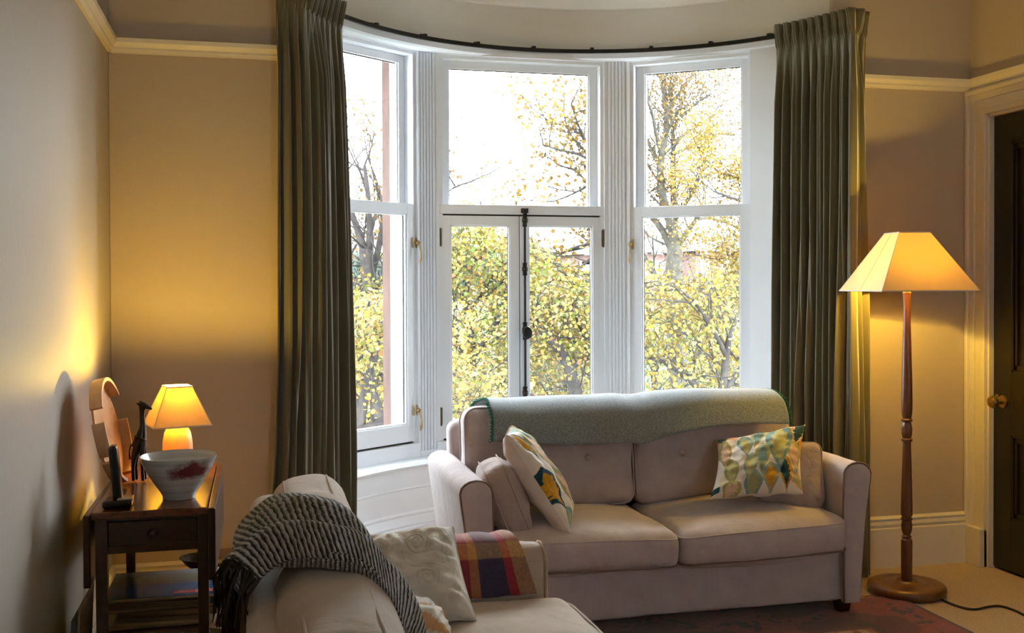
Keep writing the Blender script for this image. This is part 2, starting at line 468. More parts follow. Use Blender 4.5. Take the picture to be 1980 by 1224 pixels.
# door casing: stepped architrave with plinth block
ca = MB()
for (a, b, t) in ((0, .025, .018), (.025, .07, .012), (.07, .10, .020), (.10, .118, .034)):
    ca.box(XR-t, XR+.001, DY1+a-.0, DY1+b, 0, DH+b, bev=.003)
    ca.box(XR-t, XR+.001, DY0-b, DY0-a, 0, DH+b, bev=.003)
    ca.box(XR-t-.0007, XR+.0015, DY0-b-.0005, DY1+b+.0005, DH+a, DH+b+.0005, bev=.003)
ca.box(XR-.04, XR, DY1, DY1+.119, 0, .175, bev=.003).box(XR-.04, XR, DY0-.119, DY0, 0, .175, bev=.003)
ca.box(XR, XR+.2, DY1-.012, DY1, 0, DH).box(XR, XR+.2, DY0, DY0+.012, 0, DH).box(XR, XR+.2, DY0, DY1, DH-.012, DH)
struct('trim_door_casing', ca, M['cream_trim'])
# panelled door
dr = thing('door_1', None, None, (XR+.03, DY0+.012, 0)); dr['kind'] = 'structure'
dm = MB(); X0, X1 = XR+.022, XR+.062; y0, y1 = DY0+.014, DY1-.014
st = .115
dm.box(X0, X1, y0, y0+st, .012, DH-.014, bev=.002).box(X0, X1, y1-st, y1, .012, DH-.014, bev=.002)
ym = (y0+y1)/2
for z0, z1 in ((.012, .24), (.62, .90), (DH-.14, DH-.014)): dm.box(X0, X1, y0+st-.001, y1-st+.001, z0, z1, bev=.002)
dm.box(X0, X1, ym-.055, ym+.055, .239, .621, bev=.002).box(X0, X1, ym-.055, ym+.055, .899, DH-.139, bev=.002)
dm.build('door_frame_rails', M['door'], dr)
for (z0, z1) in ((.24, .62), (.90, DH-.14)):
    for (a, b) in ((y0+st, ym-.055), (ym+.055, y1-st)):
        pm = MB().box(X0+.014, X1-.008, a, b, z0, z1)
        for k, t in ((.0, .012), (.012, .006), (.022, .010)):
            w_ = .010
            pm.box(X0+.014-t, X0+.015, a+k, b-k, z0+k, z0+k+w_).box(X0+.014-t, X0+.015, a+k, b-k, z1-k-w_, z1-k)
            pm.box(X0+.014-t, X0+.015, a+k, a+k+w_, z0+k, z1-k).box(X0+.014-t, X0+.015, b-k-w_, b-k, z0+k, z1-k)
        pm.build('door_panel', M['door'], dr)
kb = Matrix.Translation((X0, DY1-.075, .765)) @ Matrix.Rotation(-PI/2, 4, 'Y')
kk = MB().lathe([(.028, 0), (.028, .004), (.012, .006), (.010, .028), (.018, .034), (.028, .044), (.029, .056), (.022, .066), (.006, .070)], 24, kb)
kk.build('door_knob', M['brass'], dr, smooth=True, angle=40)
MB().lathe([(.010, 0), (.012, .003), (.006, .006)], 14, Matrix.Translation((X0, DY1-.04, .775)) @ Matrix.Rotation(-PI/2, 4, 'Y')).box(X0-.006, X0, DY1-.048, DY1-.032, .755, .795, bev=.002).build('keyhole_cover', M['brass'], dr, smooth=True, angle=40)
MB().box(XR+.2, XR+.22, DY0-.1, DY1+.1, 0, DH+.1).build('wall_hallway', M['wall'])['kind'] = 'structure'

# ------------------------------------------------------------------ windows
WY = BC[1]+1.285
def window(name, p0, p1, kind):
    """p0 -> p1: inner face line in plan seen left to right from inside; local x along, y outward, z up"""
    p0 = Vector((*p0, 0)); p1 = Vector((*p1, 0)); L = (p1-p0).length; ux = (p1-p0)/L
    uy = Vector((-ux.y, ux.x, 0))
    mt = frame_mtx(p0, ux, uy, Vector((0, 0, 1)))
    t = thing(name, None, None, p0); t['kind'] = 'structure'
    zb, zt = ZS, ZH-.004
    Z_SB, Z_MR0, Z_MR1 = .552, 1.640, 1.690        # sash bottom, meeting rail
    f = MB()
    # box frame: jambs, head, sill piece, stepped beads
    for (a, b, y0_, y1_) in ((0, .018, -.012, .16), (.018, .036, .0, .16)):
        f.box(a, b, y0_, y1_, zb, zt, mt).box(L-b, L-a, y0_, y1_, zb, zt, mt)
    f.box(0, L, -.0128, .161, zt-.030, zt, mt, bev=.002).box(.018, L-.018, -.0008, .159, zt-.046, zt-.028, mt, bev=.002)
    f.box(.0, L, -.0135, .2, zb-.001, Z_SB-.010, mt, bev=.003).box(0, L, .10, .24, zb-.06, zb+.03, mt)
    f.build('window_frame', M['white'], t)
    MB().box(.03, L-.03, .012, .06, Z_SB-.011, Z_SB+.002, mt).build('shadow_gap', M['gap'], t)
    # upper sash, set back
    ya, yb = .055, .095
    u = MB(); s = .040
    ux0, ux1 = .036, L-.036; uz1 = zt-.046
    u.box(ux0, ux0+s, ya, yb, Z_MR0, uz1, mt, bev=.002).box(ux1-s, ux1, ya, yb, Z_MR0, uz1, mt, bev=.002)
    u.box(ux0+s-.002, ux1-s+.002, ya+.0006, yb-.0006, uz1-.036, uz1, mt, bev=.002).box(ux0+s-.002, ux1-s+.002, ya+.0006, yb-.0006, Z_MR0+.005, Z_MR1-.004, mt, bev=.002)
    g = .006
    for (a, b, c, d_) in ((ux0+s-.001, ux0+s+g, Z_MR1-.006, uz1-.036), (ux1-s-g, ux1-s+.001, Z_MR1-.006, uz1-.036)):
        u.box(a, b, ya+.008, yb-.008, c, d_, mt)
    us = u.build('upper_sash', M['white'], t)
    MB().box(ux0+s-.004, ux1-s+.004, .073, .077, Z_MR1-.008, uz1-.032, mt).build('window_pane', M['glass'], us)
    MB().box(ux0+s-.001, ux0+s+.003, .071, .0795, Z_MR1-.006, uz1-.036, mt).box(ux1-s-.003, ux1-s+.001, .071, .0795, Z_MR1-.006, uz1-.036, mt).box(ux0+s, ux1-s, .071, .0795, uz1-.039, uz1-.035, mt).build('glazing_seal', M['gap'], us)
    ly0, ly1 = .002, .046
    def leaf(a, b, s_l, s_r, nm='lower_sash', tr=.046, br=.083, z1=Z_MR0-.004):
        lb = MB()
        lb.box(a, a+s_l, ly0, ly1, Z_SB, z1, mt, bev=.002).box(b-s_r, b, ly0, ly1, Z_SB, z1, mt, bev=.002)
        lb.box(a+s_l-.001, b-s_r+.001, ly0, ly1, z1-tr, z1, mt, bev=.002).box(a+s_l-.001, b-s_r+.001, ly0, ly1, Z_SB, Z_SB+br, mt, bev=.002)
        for (q0, q1, c, d_) in ((a+s_l-.001, a+s_l+.007, Z_SB+br-.002, z1-tr+.002), (b-s_r-.007, b-s_r+.001, Z_SB+br-.002, z1-tr+.002)):
            lb.box(q0, q1, ly0+.006, ly1-.01, c, d_, mt, bev=.001)
        lb.box(a+s_l, b-s_r, ly0+.006, ly1-.01, z1-tr-.007, z1-tr+.001, mt, bev=.001).box(a+s_l, b-s_r, ly0+.006, ly1-.01, Z_SB+br-.001, Z_SB+br+.007, mt, bev=.001)
        ls = lb.build(nm, M['white'], t)
        MB().box(a+s_l-.004, b-s_r+.004, .022, .026, Z_SB+br-.004, z1-tr+.004, mt).build('window_pane', M['glass'], ls)
        MB().box(a+s_l+.006, a+s_l+.009, .020, .029, Z_SB+br, z1-tr, mt).box(b-s_r-.009, b-s_r-.006, .020, .029, Z_SB+br, z1-tr, mt).build('glazing_seal', M['gap'], ls)
        return ls
    def hinge(x, z, parent):
        MB().lathe([(.005, z-.045), (.0055, z-.04), (.0055, z+.04), (.005, z+.045)], 10, mt @ Matrix.Translation((x, -.004, 0))).box(x-.008, x+.008, -.0025, .003, z-.042, z+.042, mt).build('hinge', M['bronze'], parent, smooth=True, angle=40)
    def handle(x, z, parent, sgn):
        h = MB()
        for dx in (-.011, .011):
            softbox(h, (.009, .006, .05), .003, mt @ Matrix.Translation((x+dx, ly0-.005, z)), n=(2, 2, 3))
        h.lathe([(.009, 0), (.011, .006), (.010, .014), (.006, .02), (.003, .022)], 14, mt @ Matrix.Translation((x+sgn*.011, ly0-.006, z)) @ Matrix.Rotation(PI/2, 4, 'X'))
        pts = [(x+sgn*.011+sgn*.004*math.sin(k/7*PI), ly0-.02-.012*math.sin(k/7*PI*.8), z-.004-.092*k/7) for k in range(8)]
        h.tube(pts, [.004, .0035, .003, .003, .0035, .005, .006, .003], 8, mtx=mt)
        h.build('window_handle', M['brass'], parent, smooth=True, angle=50)
    if kind == 'centre':
        # transom rail over casements
        tr = MB().box(.018, L-.018, -.004, .056, Z_MR0+.004, Z_MR1, mt, bev=.003); tr.build('transom', M['white'], t)
        MB().box(.03, L-.03, .020, .05, Z_MR0-.006, Z_MR0+.005, mt).build('shadow_gap', M['gap'], t)
        c = L*.5-.018
        l1 = leaf(.024, c-.002, .050, .046, 'casement'); l2 = leaf(c+.002, L-.024, .044, .052, 'casement')
        MB().box(c-.003, c+.003, .012, .05, Z_SB, Z_MR0, mt).build('shadow_gap', M['gap'], t)
        hinge(.022, 1.53, l1); hinge(.022, .66, l1); hinge(L-.022, 1.53, l2); hinge(L-.022, .66, l2)
        bx_ = c+.024; e = thing('cremone', None, None, p0); e.parent = t; e.location = (0, 0, 0)
        bb = MB().tube([(bx_, -.012, Z_SB+.02), (bx_, -.012, Z_MR1-.02)], .0058, 10, mtx=mt)
        def guide(z, s2=1.0, long_=0):
            bb.lathe([(.007, -.040-long_), (.012, -.036-long_), (.013, -.030-long_), (.009, -.026-long_), (.013, -.022-long_), (.010, -.018-long_), (.0145, -.010), (.0145, .010), (.010, .018+long_), (.013, .022+long_), (.009, .026+long_), (.013, .030+long_), (.012, .036+long_), (.007, .040+long_)], 16, mt @ Matrix.Translation((bx_, -.010, z)) @ Matrix.Diagonal((1, .7, .8, 1)))
        guide(1.375); guide(.765); guide(1.07, long_=.016)
        guide(Z_MR0-.025)
        bb.box(bx_-.018, bx_+.018, -.014, -.003, Z_MR0+.012, Z_MR0+.034, mt, bev=.002).box(bx_-.008, bx_+.008, -.022, -.003, Z_MR0-.01, Z_MR0+.030, mt, bev=.002)
        bb.build('cremone_bolt', M['black_iron'], l2, smooth=True, angle=40)
        bpy.data.objects.remove(e)
        kn = MB().lathe([(.008, 0), (.008, .012), (.022, .016), (.024, .022), (.022, .030), (.012, .034), (.004, .035)], 20, mt @ Matrix.Translation((bx_+.004, -.018, 1.062)) @ Matrix.Rotation(PI/2, 4, 'X') @ Matrix.Diagonal((1, 1.35, 1, 1)))
        kn.build('bolt_knob', M['black_iron'], l2, smooth=True, angle=40)
        for (dx, z) in ((-.009, 1.375), (.009, 1.375), (-.009, .765), (.009, .765), (-.012, 1.09), (-.012, 1.045), (-.01, Z_MR0+.023), (.01, Z_MR0+.023)):
            pass
        sc_ = MB()
        for (dx, z) in ((-.006, 1.375), (.006, 1.375), (-.006, .765), (.006, .765), (-.006, 1.09), (-.006, 1.045), (-.013, Z_MR0+.023), (.013, Z_MR0+.023), (-.006, Z_MR0-.022), (.006, Z_MR0-.022)):
            sc_.lathe([(.002, 0), (.002, .0015), (.001, .002)], 8, mt @ Matrix.Translation((bx_+dx, -.0185, z)) @ Matrix.Rotation(PI/2, 4, 'X'))
        sc_.build('brass_screws', M['brass'], l2)
        fx, tall = L*.455, False
        ftop = us
    else:
        ls = leaf(.016, L-.016, .058, .058, z1=Z_MR1-.004, tr=.050)
        hx = (L-.012) if kind == 'left' else .012
        sg = 1 if kind == 'left' else -1
        hx = L-.030 if kind == 'left' else .018
        handle(hx, 1.50, ls, 1 if kind == 'left' else .3); handle(hx, .70, ls, 1 if kind == 'left' else .3)
        ox = .010 if kind == 'left' else L-.010
        hinge(ox, 1.55, ls); hinge(ox, .66, ls)
        fx, tall = (L*.62 if kind == 'left' else L*.40), True
    # sash fastener on the meeting rail
    fz = Z_MR1-.002
    fa = MB().box(fx-.022, fx+.022, .03, .05, fz, fz+.005, mt, bev=.001)
    fa.lathe([(.006, fz), (.006, fz+.016), (.003, fz+.018)], 12, mt @ Matrix.Translation((fx+.014, .04, 0)))
    if tall:
        fa.tube([(fx-.002, .04, fz+.004), (fx-.006, .04, fz+.016), (fx-.006, .04, fz+.046)], .0025, 8, mtx=mt)
        fa.lathe([(.004, fz+.044), (.0065, fz+.056), (.008, fz+.062), (.006, fz+.063)], 12, mt @ Matrix.Translation((fx-.006, .04, 0)))
    else:
        fa.tube([(fx-.014, .04, fz+.004), (fx-.018, .04, fz+.016)], .003, 8, mtx=mt)
        fa.lathe([(.004, fz+.010), (.009, fz+.015), (.010, fz+.021), (.005, fz+.028)], 12, mt @ Matrix.Translation((fx+.014, .04, 0)))
    fa.build('sash_fastener', M['brass'], t, smooth=True, angle=40)
    return t, mt, L

C0, C1 = (.850, WY), (1.725, WY)
Lp = Vector((.765, WY-.022)); Rp = Vector((1.822, WY-.022)); ang = math.radians(36)
LW = .64
Lq = Lp-Vector((math.cos(ang), math.sin(ang)))*LW; Rq = Rp+Vector((math.cos(ang), -math.sin(ang)))*LW
window('window_1', tuple(Lq), tuple(Lp), 'left')
window('window_2', C0, C1, 'centre')
window('window_3', tuple(Rp), tuple(Rq), 'right')

# reeded mullions between the windows, stone piers outside them
def mullion(name, a, b):
    a = Vector((*a, 0)); b = Vector((*b, 0)); L = (b-a).length; ux = (b-a)/L; uy = Vector((-ux.y, ux.x, 0))
    mt = frame_mtx(a, ux, uy, Vector((0, 0, 1)))
    mb = MB().box(-.004, L+.004, -.008, .1, ZS, ZH-.004, mt)
    n = 5
    for i in range(n):
        x0 = L*(.06+.88*i/n); x1 = L*(.06+.88*(i+.72)/n)
        mb.box(x0, x1, -.016, -.004, ZS+.03, ZH-.03, mt, bev=.003)
    mb.box(-.004, L+.004, -.018, .02, ZS, ZS+.03, mt, bev=.002)
    return struct(name, mb, M['white'])
mullion('trim_mullion_left', tuple(Lp), C0)
mullion('trim_mullion_right', C1, tuple(Rp))
e_l = Lq-Vector((math.cos(math.radians(56)), math.sin(math.radians(56))))*.08; e_r = Rq+Vector((math.cos(math.radians(56)), -math.sin(math.radians(56))))*.08
mullion('trim_pilaster_left', tuple(e_l), tuple(Lq)); mullion('trim_pilaster_right', tuple(Rq), tuple(e_r))
def outer_pier(name, ctr, a_deg, w0):
    a = math.radians(a_deg); n = Vector((math.cos(a), math.sin(a), 0)); t_ = Vector((-n.y, n.x, 0))
    mt = frame_mtx(Vector((*ctr, 0)), -t_, n, Vector((0, 0, 1)))
    MBw = MB().box(-w0*.5, w0*.5, .06, .17, ZS-.05, ZH+.05, mt)
    MBw.box(-w0*.5-.014, w0*.5+.014, .095, .15, Z_H, Z_H+.07, mt, bev=.006).box(-w0*.5-.008, w0*.5+.008, .10, .15, Z_H-.03, Z_H, mt, bev=.006)
    struct(name.replace('stone', 'box'), MBw, M['white'])
    struct(name, MB().box(-w0*.5-.02, w0*.5+.02, .17, .36, ZS-.3, ZH+.5, mt, bev=.006), M['sandstone'])
Z_H = 1.60
outer_pier('trim_pier_stone_left', ((Lp.x+C0[0])/2, WY), 108, .10)
outer_pier('trim_pier_stone_right', ((Rp.x+C1[0])/2, WY), 72, .10)

# ------------------------------------------------------------------ curtain track and curtains
TR, TZ = R0-.040, 2.452
trk = thing('curtain_track', 'thin black curved curtain track running above the three bay windows', 'curtain track', (BC[0], BC[1]+TR, TZ))
def on_arc(a, r, z): return (BC[0]+r*math.cos(a), BC[1]+r*math.sin(a), z)
ta0, ta1 = math.radians(17), math.radians(160)
MB().ring(BC, [(TR-.006, TZ-.010), (TR+.006, TZ-.010), (TR+.006, TZ+.008), (TR-.006, TZ+.008)], ta0, ta1, 90).build('rail', M['black_iron'], trk)
for k in range(11):
    a = math.radians(24+k*13.2)
    mtk = frame_mtx(Vector(on_arc(a, TR, TZ)), Vector((-math.sin(a), math.cos(a), 0)), Vector((math.cos(a), math.sin(a), 0)), Vector((0, 0, 1)))
    MB().box(-.009, .009, -.006, R0-TR-.004, .006, .018, mtk, bev=.002).box(-.006, .006, R0-TR-.012, R0-TR+.002, -.004, .024, mtk, bev=.002).build('bracket', M['black_iron'], trk)

def curtain(name, label, path, npleat, ztop, zbot, amp0, amp1, seed, zpin, spread):
    """path: plan polyline at the top; spread(t): offset vector in plan at the hem for path parameter t"""
    P = [Vector((*p, 0)) for p in path]
    seg = [(P[i+1]-P[i]).length for i in range(len(P)-1)]; T = sum(seg)
    def pt(s):
        d = s*T
        for i, l in enumerate(seg):
            if d <= l or i == len(seg)-1:
                tt = d/l; p = P[i].lerp(P[i+1], tt); dr_ = (P[i+1]-P[i]).normalized(); return p, dr_
            d -= l
    t = thing(name, label, 'curtain', P[0].lerp(P[-1], .5))
    H = ztop-zbot
    ph = [random.uniform(-.25, .25) for _ in range(npleat+2)]
    am = [random.uniform(.65, 1.25) for _ in range(npleat+2)]
    def fn(u, v):
        # v: 0 at hem, 1 at top
        z = zbot+H*v
        p, dr_ = pt(u); nrm = Vector((dr_.y, -dr_.x, 0))
        if nrm.y > 0: nrm = -nrm           # towards the room
        x = u*npleat
        below = max(0.0, (zpin-z)/(zpin-zbot))
        k = int(min(x, npleat-1)); fr = x-k
        wav = math.cos(2*PI*(fr+ph[k]*.0)); 
        # soft folds low down, tight pinched pleats at the heading
        w1 = math.cos(2*PI*x+(.9+1.6*below)*nz((u*5, z*.5, seed), 1)*2+seed)
        w1 = math.copysign(abs(w1)**.8, w1)
        w2 = math.cos(4*PI*x+2.0*nz((u*4, z*.8, seed+4), 1)+seed)
        A = (amp0+(amp1-amp0)*below**.7)*am[k]
        fold = A*(w1*.8+.30*w2)*(1+.5*nz((u*11, z*.7, seed+2), 1))
        if z > zpin:
            h = (z-zpin)/(ztop-zpin)
            fl = .008+.052*h**.8
            tri = abs(((x*3) % 1.0)-.5)*2
            pk = max(0, 1-abs(fr-.5)*3.2)
            off = fl*pk*(.35+.65*tri)+.010*tri
            side = math.sin(2*PI*x*3)*.004*h
            return (p+nrm*(off)+dr_*side+dr_*(fr-.5)*.05*h*(-1 if False else 1)*.3).to_tuple()[:2]+(z+.010*math.sin(2*PI*x*1.0+seed)*0,)
        pin = min(1, (zpin-z)/.25)
        pk = max(0, 1-abs(fr-.5)*3.2)
        fold2 = fold*pin+.008*pk*(1-pin)
        q = p+nrm*fold2+spread(u, below)+dr_*(.012*nz((u*9, z*1.1, seed+9), 1)*below)
        return (q.x, q.y, z)
    nu = npleat*26
    rows = 110
    vs = lambda v: v
    grid_mesh('curtain_fabric', nu, rows, lambda u, v: fn(u, 1-(1-v)**1.6 if False else (v**.8)), M['curtain'], t, thick=.004)
    # heading tape hooks
    for k in range(npleat):
        p, dr_ = pt((k+.5)/npleat)
        MB().box(p.x-.003, p.x+.003, p.y-.003, p.y+.008, zpin-.01, TZ, None).build('curtain_hook', M['black_iron'], t)
    return t
def arcp(a, r): return (BC[0]+r*math.cos(math.radians(a)), BC[1]+r*math.sin(math.radians(a)))
rc = TR-.018
lp = [(.085, D-.075), (.125, D-.06)]+[arcp(a, rc) for a in (157, 152, 147, 142)]
curtain('curtain', 'long olive green curtain hanging at the left of the bay window', lp, 10, 2.492, .015, .022, .046, 1.3, 2.395,
        lambda u, b: Vector((.035*b*(u-.5)*2+.010*math.sin(b*4), -.02*b*u, 0))*1.0)
rp = [arcp(a, rc) for a in (35, 30, 25, 20, 16)]+[(2.585, D-.10), (2.635, D-.09)]
curtain('curtain', 'long olive green curtain hanging beside the floor lamp', rp, 13, 2.492, .015, .022, .042, 4.1, 2.385,
        lambda u, b: Vector((.03*b*(u-.5)*2, 0, 0)))

# ------------------------------------------------------------------ sofas (local: x across, y front to back, facing -y)
def make_sofa(label, group, fabric, pip, loc, rz, cyb=.50, czb=0.0, arm_lo=0.0, arm_hi=0.0):
    t = thing('sofa', label, 'sofa', loc, rz, group)
    W, Dp = 1.64, .76
    def P(mb, nm, mt_=None, par=None, sm=True, a=None): return mb.build(nm, mt_ or fabric, par or t, smooth=sm, world=False, angle=a)
    b = MB(); softbox(b, (W-.20, Dp-.05, .20), .02, Matrix.Translation((W/2, Dp/2+.0, .155)), n=(20, 8, 4), wob=.002, seed=2)
    P(b, 'base')
    b = MB(); softbox(b, (W-.16, .12, .665), .045, Matrix.Translation((W/2, Dp-.062, .06+.3375)), n=(20, 3, 8), wob=.004, wscale=4, seed=5)
    P(b, 'back_frame')
    for sgn in (0, 1):
        # arm: flared profile in x-z swept along y
        prof = []
        for (x, z) in ((.118, .055), (.050, .055), (.042, .2), (.026, .38), (.004, .54)): prof.append((x, z))
        for k in range(9):
            a = PI-(PI)*k/8; prof.append((.060+.058*math.cos(a), .556+.044*math.sin(a)))
        prof += [(.120, .50), (.122, .35), (.120, .2)]
        if sgn: prof = [(W-x, z) for x, z in prof]
        secs = []
        cx_ = sum(p[0] for p in prof)/len(prof)
        ys = [-.005, .0, .012]+[.012+(Dp-.03-.012)*k/12 for k in range(1, 13)]
        for i, y in enumerate(ys):
            ins = {0: .012, 1: .004}.get(i, 0)
            sec = []
            for (x, z) in prof:
                dz = .0
                if z > .5: dz = -arm_lo+(arm_lo+arm_hi)*min(1, max(0, y/Dp))+.004*nz((x*3, y*4, sgn), 2)
                sx = x+(cx_-x)*ins/.08; szz = z-(ins if z > .5 else 0)
                sec.append((sx, y, szz+dz))
            secs.append(sec)
        ar = P(MB().prism(secs, None), 'arm', a=50)
        loop = [(x, .004, z-(arm_lo if z > .5 else 0)) for x, z in prof]
        P(MB().tube(loop+[loop[0]], .0042, 8), 'arm_piping', pip, ar)
    # legs
    for (x, y) in ((.10, .05), (W-.10, .05), (.12, Dp-.06), (W-.12, Dp-.06)):
        lg = MB(); vs = []
        for z, h in ((.0, .018), (.062, .028)):
            vs += [(x-h, y-h, z), (x+h, y-h, z), (x+h, y+h, z), (x-h, y+h, z)]
        lg.add(vs, [(0, 1, 2, 3), (4, 5, 6, 7), (0, 1, 5, 4), (1, 2, 6, 5), (2, 3, 7, 6), (3, 0, 4, 7)])
        P(lg, 'leg', M['mahogany'], sm=False)
    # seat cushions
    for k in range(2):
        cw = (W-.25)/2; cx_ = .125+cw*(k+.5)
        def df(o, k=k):
            # dip towards the meeting line, rounded sagging front
            o.z += -.010*max(0, (o.x if k == 0 else -o.x)/(cw/2))**2*(1 if o.z > 0 else 0)
            return o
        sb = MB(); mt_ = Matrix.Translation((cx_, .245, .322)) @ Matrix.Rotation(math.radians(1.2 if k == 0 else -1.0), 4, 'Y')
        softbox(sb, (cw-.004, .60, .150), .045, mt_, n=(18, 16, 4), bulge=(.002, .020, .030), wob=.010, wscale=4.5, seed=11+k, deform=df)
        sc_ = P(sb, 'seat_cushion')
        for zz in (.052, -.055):
            pts = []
            for (a, c) in rrect(cw/2-.004, .298, .045):
                fx = max(0, 1-(a/(cw/2))**2)
                p = Vector((a, c-(.012*fx if c < 0 else 0), zz)); p = df(p.copy()) if zz > 0 else p
                pts.append(mt_ @ p)
            P(MB().tube(pts, .0035, 6, closed=True), 'piping', pip if zz < 0 else fabric, sc_)
    # back cushions
    for k in range(2):
        cw = (W-.21)/2; cx_ = .105+cw*(k+.5)
        mt_ = Matrix.Translation((cx_, cyb, .595+czb)) @ Matrix.Rotation(math.radians(-7), 4, 'X')
        bx_, bz_ = (0, -.01)
        def df(o):
            d = math.hypot(abs(o.x)-.150, (o.z-bz_))
            if o.y < 0: o.y += .030*math.exp(-(d/.055)**2)+.010*math.exp(-(d/.15)**2)
            o.z += -.006*(o.x/(cw/2))**2*(1 if o.z > 0 else 0)
            return o
        sb = MB(); softbox(sb, (cw-.004, .155, .415), .050, mt_, n=(18, 4, 14), bulge=(.0, .040, .012), wob=.011, wscale=5, seed=21+k, deform=df)
        bc_ = P(sb, 'back_cushion')
        for bsx in (-.150, .150):
            P(MB().lathe([(.014, 0), (.014, .004), (.010, .008), (.003, .009)], 16, mt_ @ Matrix.Translation((bsx, -.077, bz_)) @ Matrix.Rotation(PI/2, 4, 'X')), 'button', fabric, bc_, a=40)
        for yy in (-.052, .052):
            pts = [mt_ @ Vector((a, yy, c)) for (a, c) in rrect(cw/2-.005, .2035, .05)]
            P(MB().tube(pts, .0032, 6, closed=True), 'piping', fabric, bc_)
    return t
sofa = make_sofa('beige linen two-seater sofa standing in front of the bay window', 'linen two-seater sofas', M['sofa'], M['piping_dark'], (.70, 3.65, 0), 0)
sofa2 = make_sofa('tan linen sofa in the foreground, seen end-on along its back', 'linen two-seater sofas', M['sofa_warm'], M['piping_tan'], (.815, 1.40, 0), PI/2, .600, -.020, .060, .02); sofa2.scale = (1, 1.1, 1)

# ------------------------------------------------------------------ grey-green throw along the sofa back
def profile_curve(pts, s):
    P = [Vector(p) for p in pts]; seg = [(P[i+1]-P[i]).length for i in range(len(P)-1)]; d = s*sum(seg)
    for i, l in enumerate(seg):
        if d <= l or i == len(seg)-1: return P[i].lerp(P[i+1], d/l)
        d -= l
def smooth_pts(pts, it=2):
    P = [Vector(p) for p in pts]
    for _ in range(it):
        Q = [P[0]]
        for i in range(len(P)-1): Q += [P[i].lerp(P[i+1], .25), P[i].lerp(P[i+1], .75)]
        Q.append(P[-1]); P = Q
    return P
thr = thing('throw', 'grey-green wool throw with dark green blanket-stitched ends along the sofa back', 'throw', (1.55, 4.2, .8))
M['wool'] = mat('grey_green_wool', '80878a', rough=1, spec=.1, var=.30, vscale=240, bump=.9, bscale=300, sheen=.7)
M['green_stitch'] = mat('dark_green_stitch', '1c5a49', rough=1)
prof_t = smooth_pts([(0, 3.985, .700), (0, 3.998, .75), (0, 4.030, .812), (0, 4.12, .846), (0, 4.30, .820), (0, 4.43, .765), (0, 4.452, .62), (0, 4.455, .45)], 2)
def thr_fn(u, v):
    x = .905+(2.150-.905)*u
    p = profile_curve(prof_t, v)
    front = max(0, 1-v*3.2)
    hang = .022*math.sin(u*5.2+.5)+.030*math.sin(u*PI)**2
    p = p.copy(); p.z -= front*hang
    p.z += .006*math.exp(-((u-.72)/.14)**2)*(1 if v < .6 else 0)*2 - .006*math.exp(-((u-.5)/.05)**2)*2*(v < .6)
    diag = math.sin((u*9-v*9)*1.0)*math.exp(-((u-.45)/.28)**2)
    p.y -= front*(.008+.010*nz((u*5, v*3, 1), 1)+.014*diag)
    p.z += .006*nz((u*6, v*4, 7), 1)+.004*diag
    xx = x+.012*nz((u*2, v*6, 3), 1)+(.028*(1-front) if u < .1 and False else 0)+(.03*front*(u-.5))
    return (xx, p.y, p.z)
thr_o = grid_mesh('throw_cloth', 110, 70, thr_fn, M['wool'], thr, thick=.009)
for u in (0, 1):
    mb = MB(); n = 46
    for k in range(n):
        v = .0+.62*k/n; a = Vector(thr_fn(u, v)); o_ = Vector((-.012 if u == 0 else .012, 0, 0))
        mb.tube([a+Vector((0, -.005, .004)), a+o_+Vector((0, -.006, random.uniform(-.004, .004)))], .0032, 5)
    mb.tube([Vector(thr_fn(u, .62*k/40)) for k in range(41)], .0062, 6)
    mb.build('blanket_stitch', M['green_stitch'], thr, smooth=True)

# ------------------------------------------------------------------ loose cushions
def pillow(t, name, size, thick, mtx, front, back, colfn=None, n=90, seed=0, pinch=.07, wr=.010, plump=.42, seam=None, colback=None, wdir=(1, 1)):
    w_, h_ = size
    if isinstance(mtx, (list, tuple)):
        BL, BR, TL, TR_ = [Vector(q) for q in mtx]
        nn_ = ((BR-BL)+(TR_-TL)).cross((TL-BL)+(TR_-BR)).normalized()
        w_, h_ = 2.0, 2.0
        place = lambda p: (BL*(1-p.x)*(1-p.y)+BR*(1+p.x)*(1-p.y)+TL*(1-p.x)*(1+p.y)+TR_*(1+p.x)*(1+p.y))/4+nn_*p.z
    else: place = lambda p: mtx @ p
    def surf(side):
        def fn(u, v):
            a, b = u*2-1, v*2-1
            x = a*w_/2*(1-pinch*(1-b*b)); y = b*h_/2*(1-pinch*(1-a*a))
            e = max(0, (1-a*a))*max(0, (1-b*b))
            z = thick/2*(e**plump)
            edge = min(1, e*6)
            z += wr*edge*(nz((a*2.2*wdir[0], b*2.2*wdir[1], seed+side), 1)+.6*nz((a*5*wdir[0], b*5*wdir[1], seed+side*3), 1))
            # radiating puckers near the corners and seams
            z += wr*.55*edge*math.sin(a*26+3*b+seed)*max(0, abs(b)-.55)*1.6*(1-abs(b))*3
            z += wr*.55*edge*math.sin(b*24+3*a+seed)*max(0, abs(a)-.55)*1.6*(1-abs(a))*3
            rip = .004*math.sin(a*9+seed)*(1-e)
            p = Vector((x, y+0, side*max(z, .0)+rip)); return place(p)
        return fn
    a_ = grid_mesh('cushion_front', n, n, surf(1), front, t, colfn)
    b_ = grid_mesh('cushion_back', n//2 if not colback else n, n//2 if not colback else n, surf(-1), back, t, colback)
    if seam:
        pts = []
        f1 = surf(0.0001)
        N_ = 40
        for k in range(N_): pts.append(f1(k/N_, 0))
        for k in range(N_): pts.append(f1(1, k/N_))
        for k in range(N_): pts.append(f1(1-k/N_, 1))
        for k in range(N_): pts.append(f1(0, 1-k/N_))
        MB().tube(pts, .0028, 6, closed=True).build('seam', seam, t, smooth=True)
    return a_

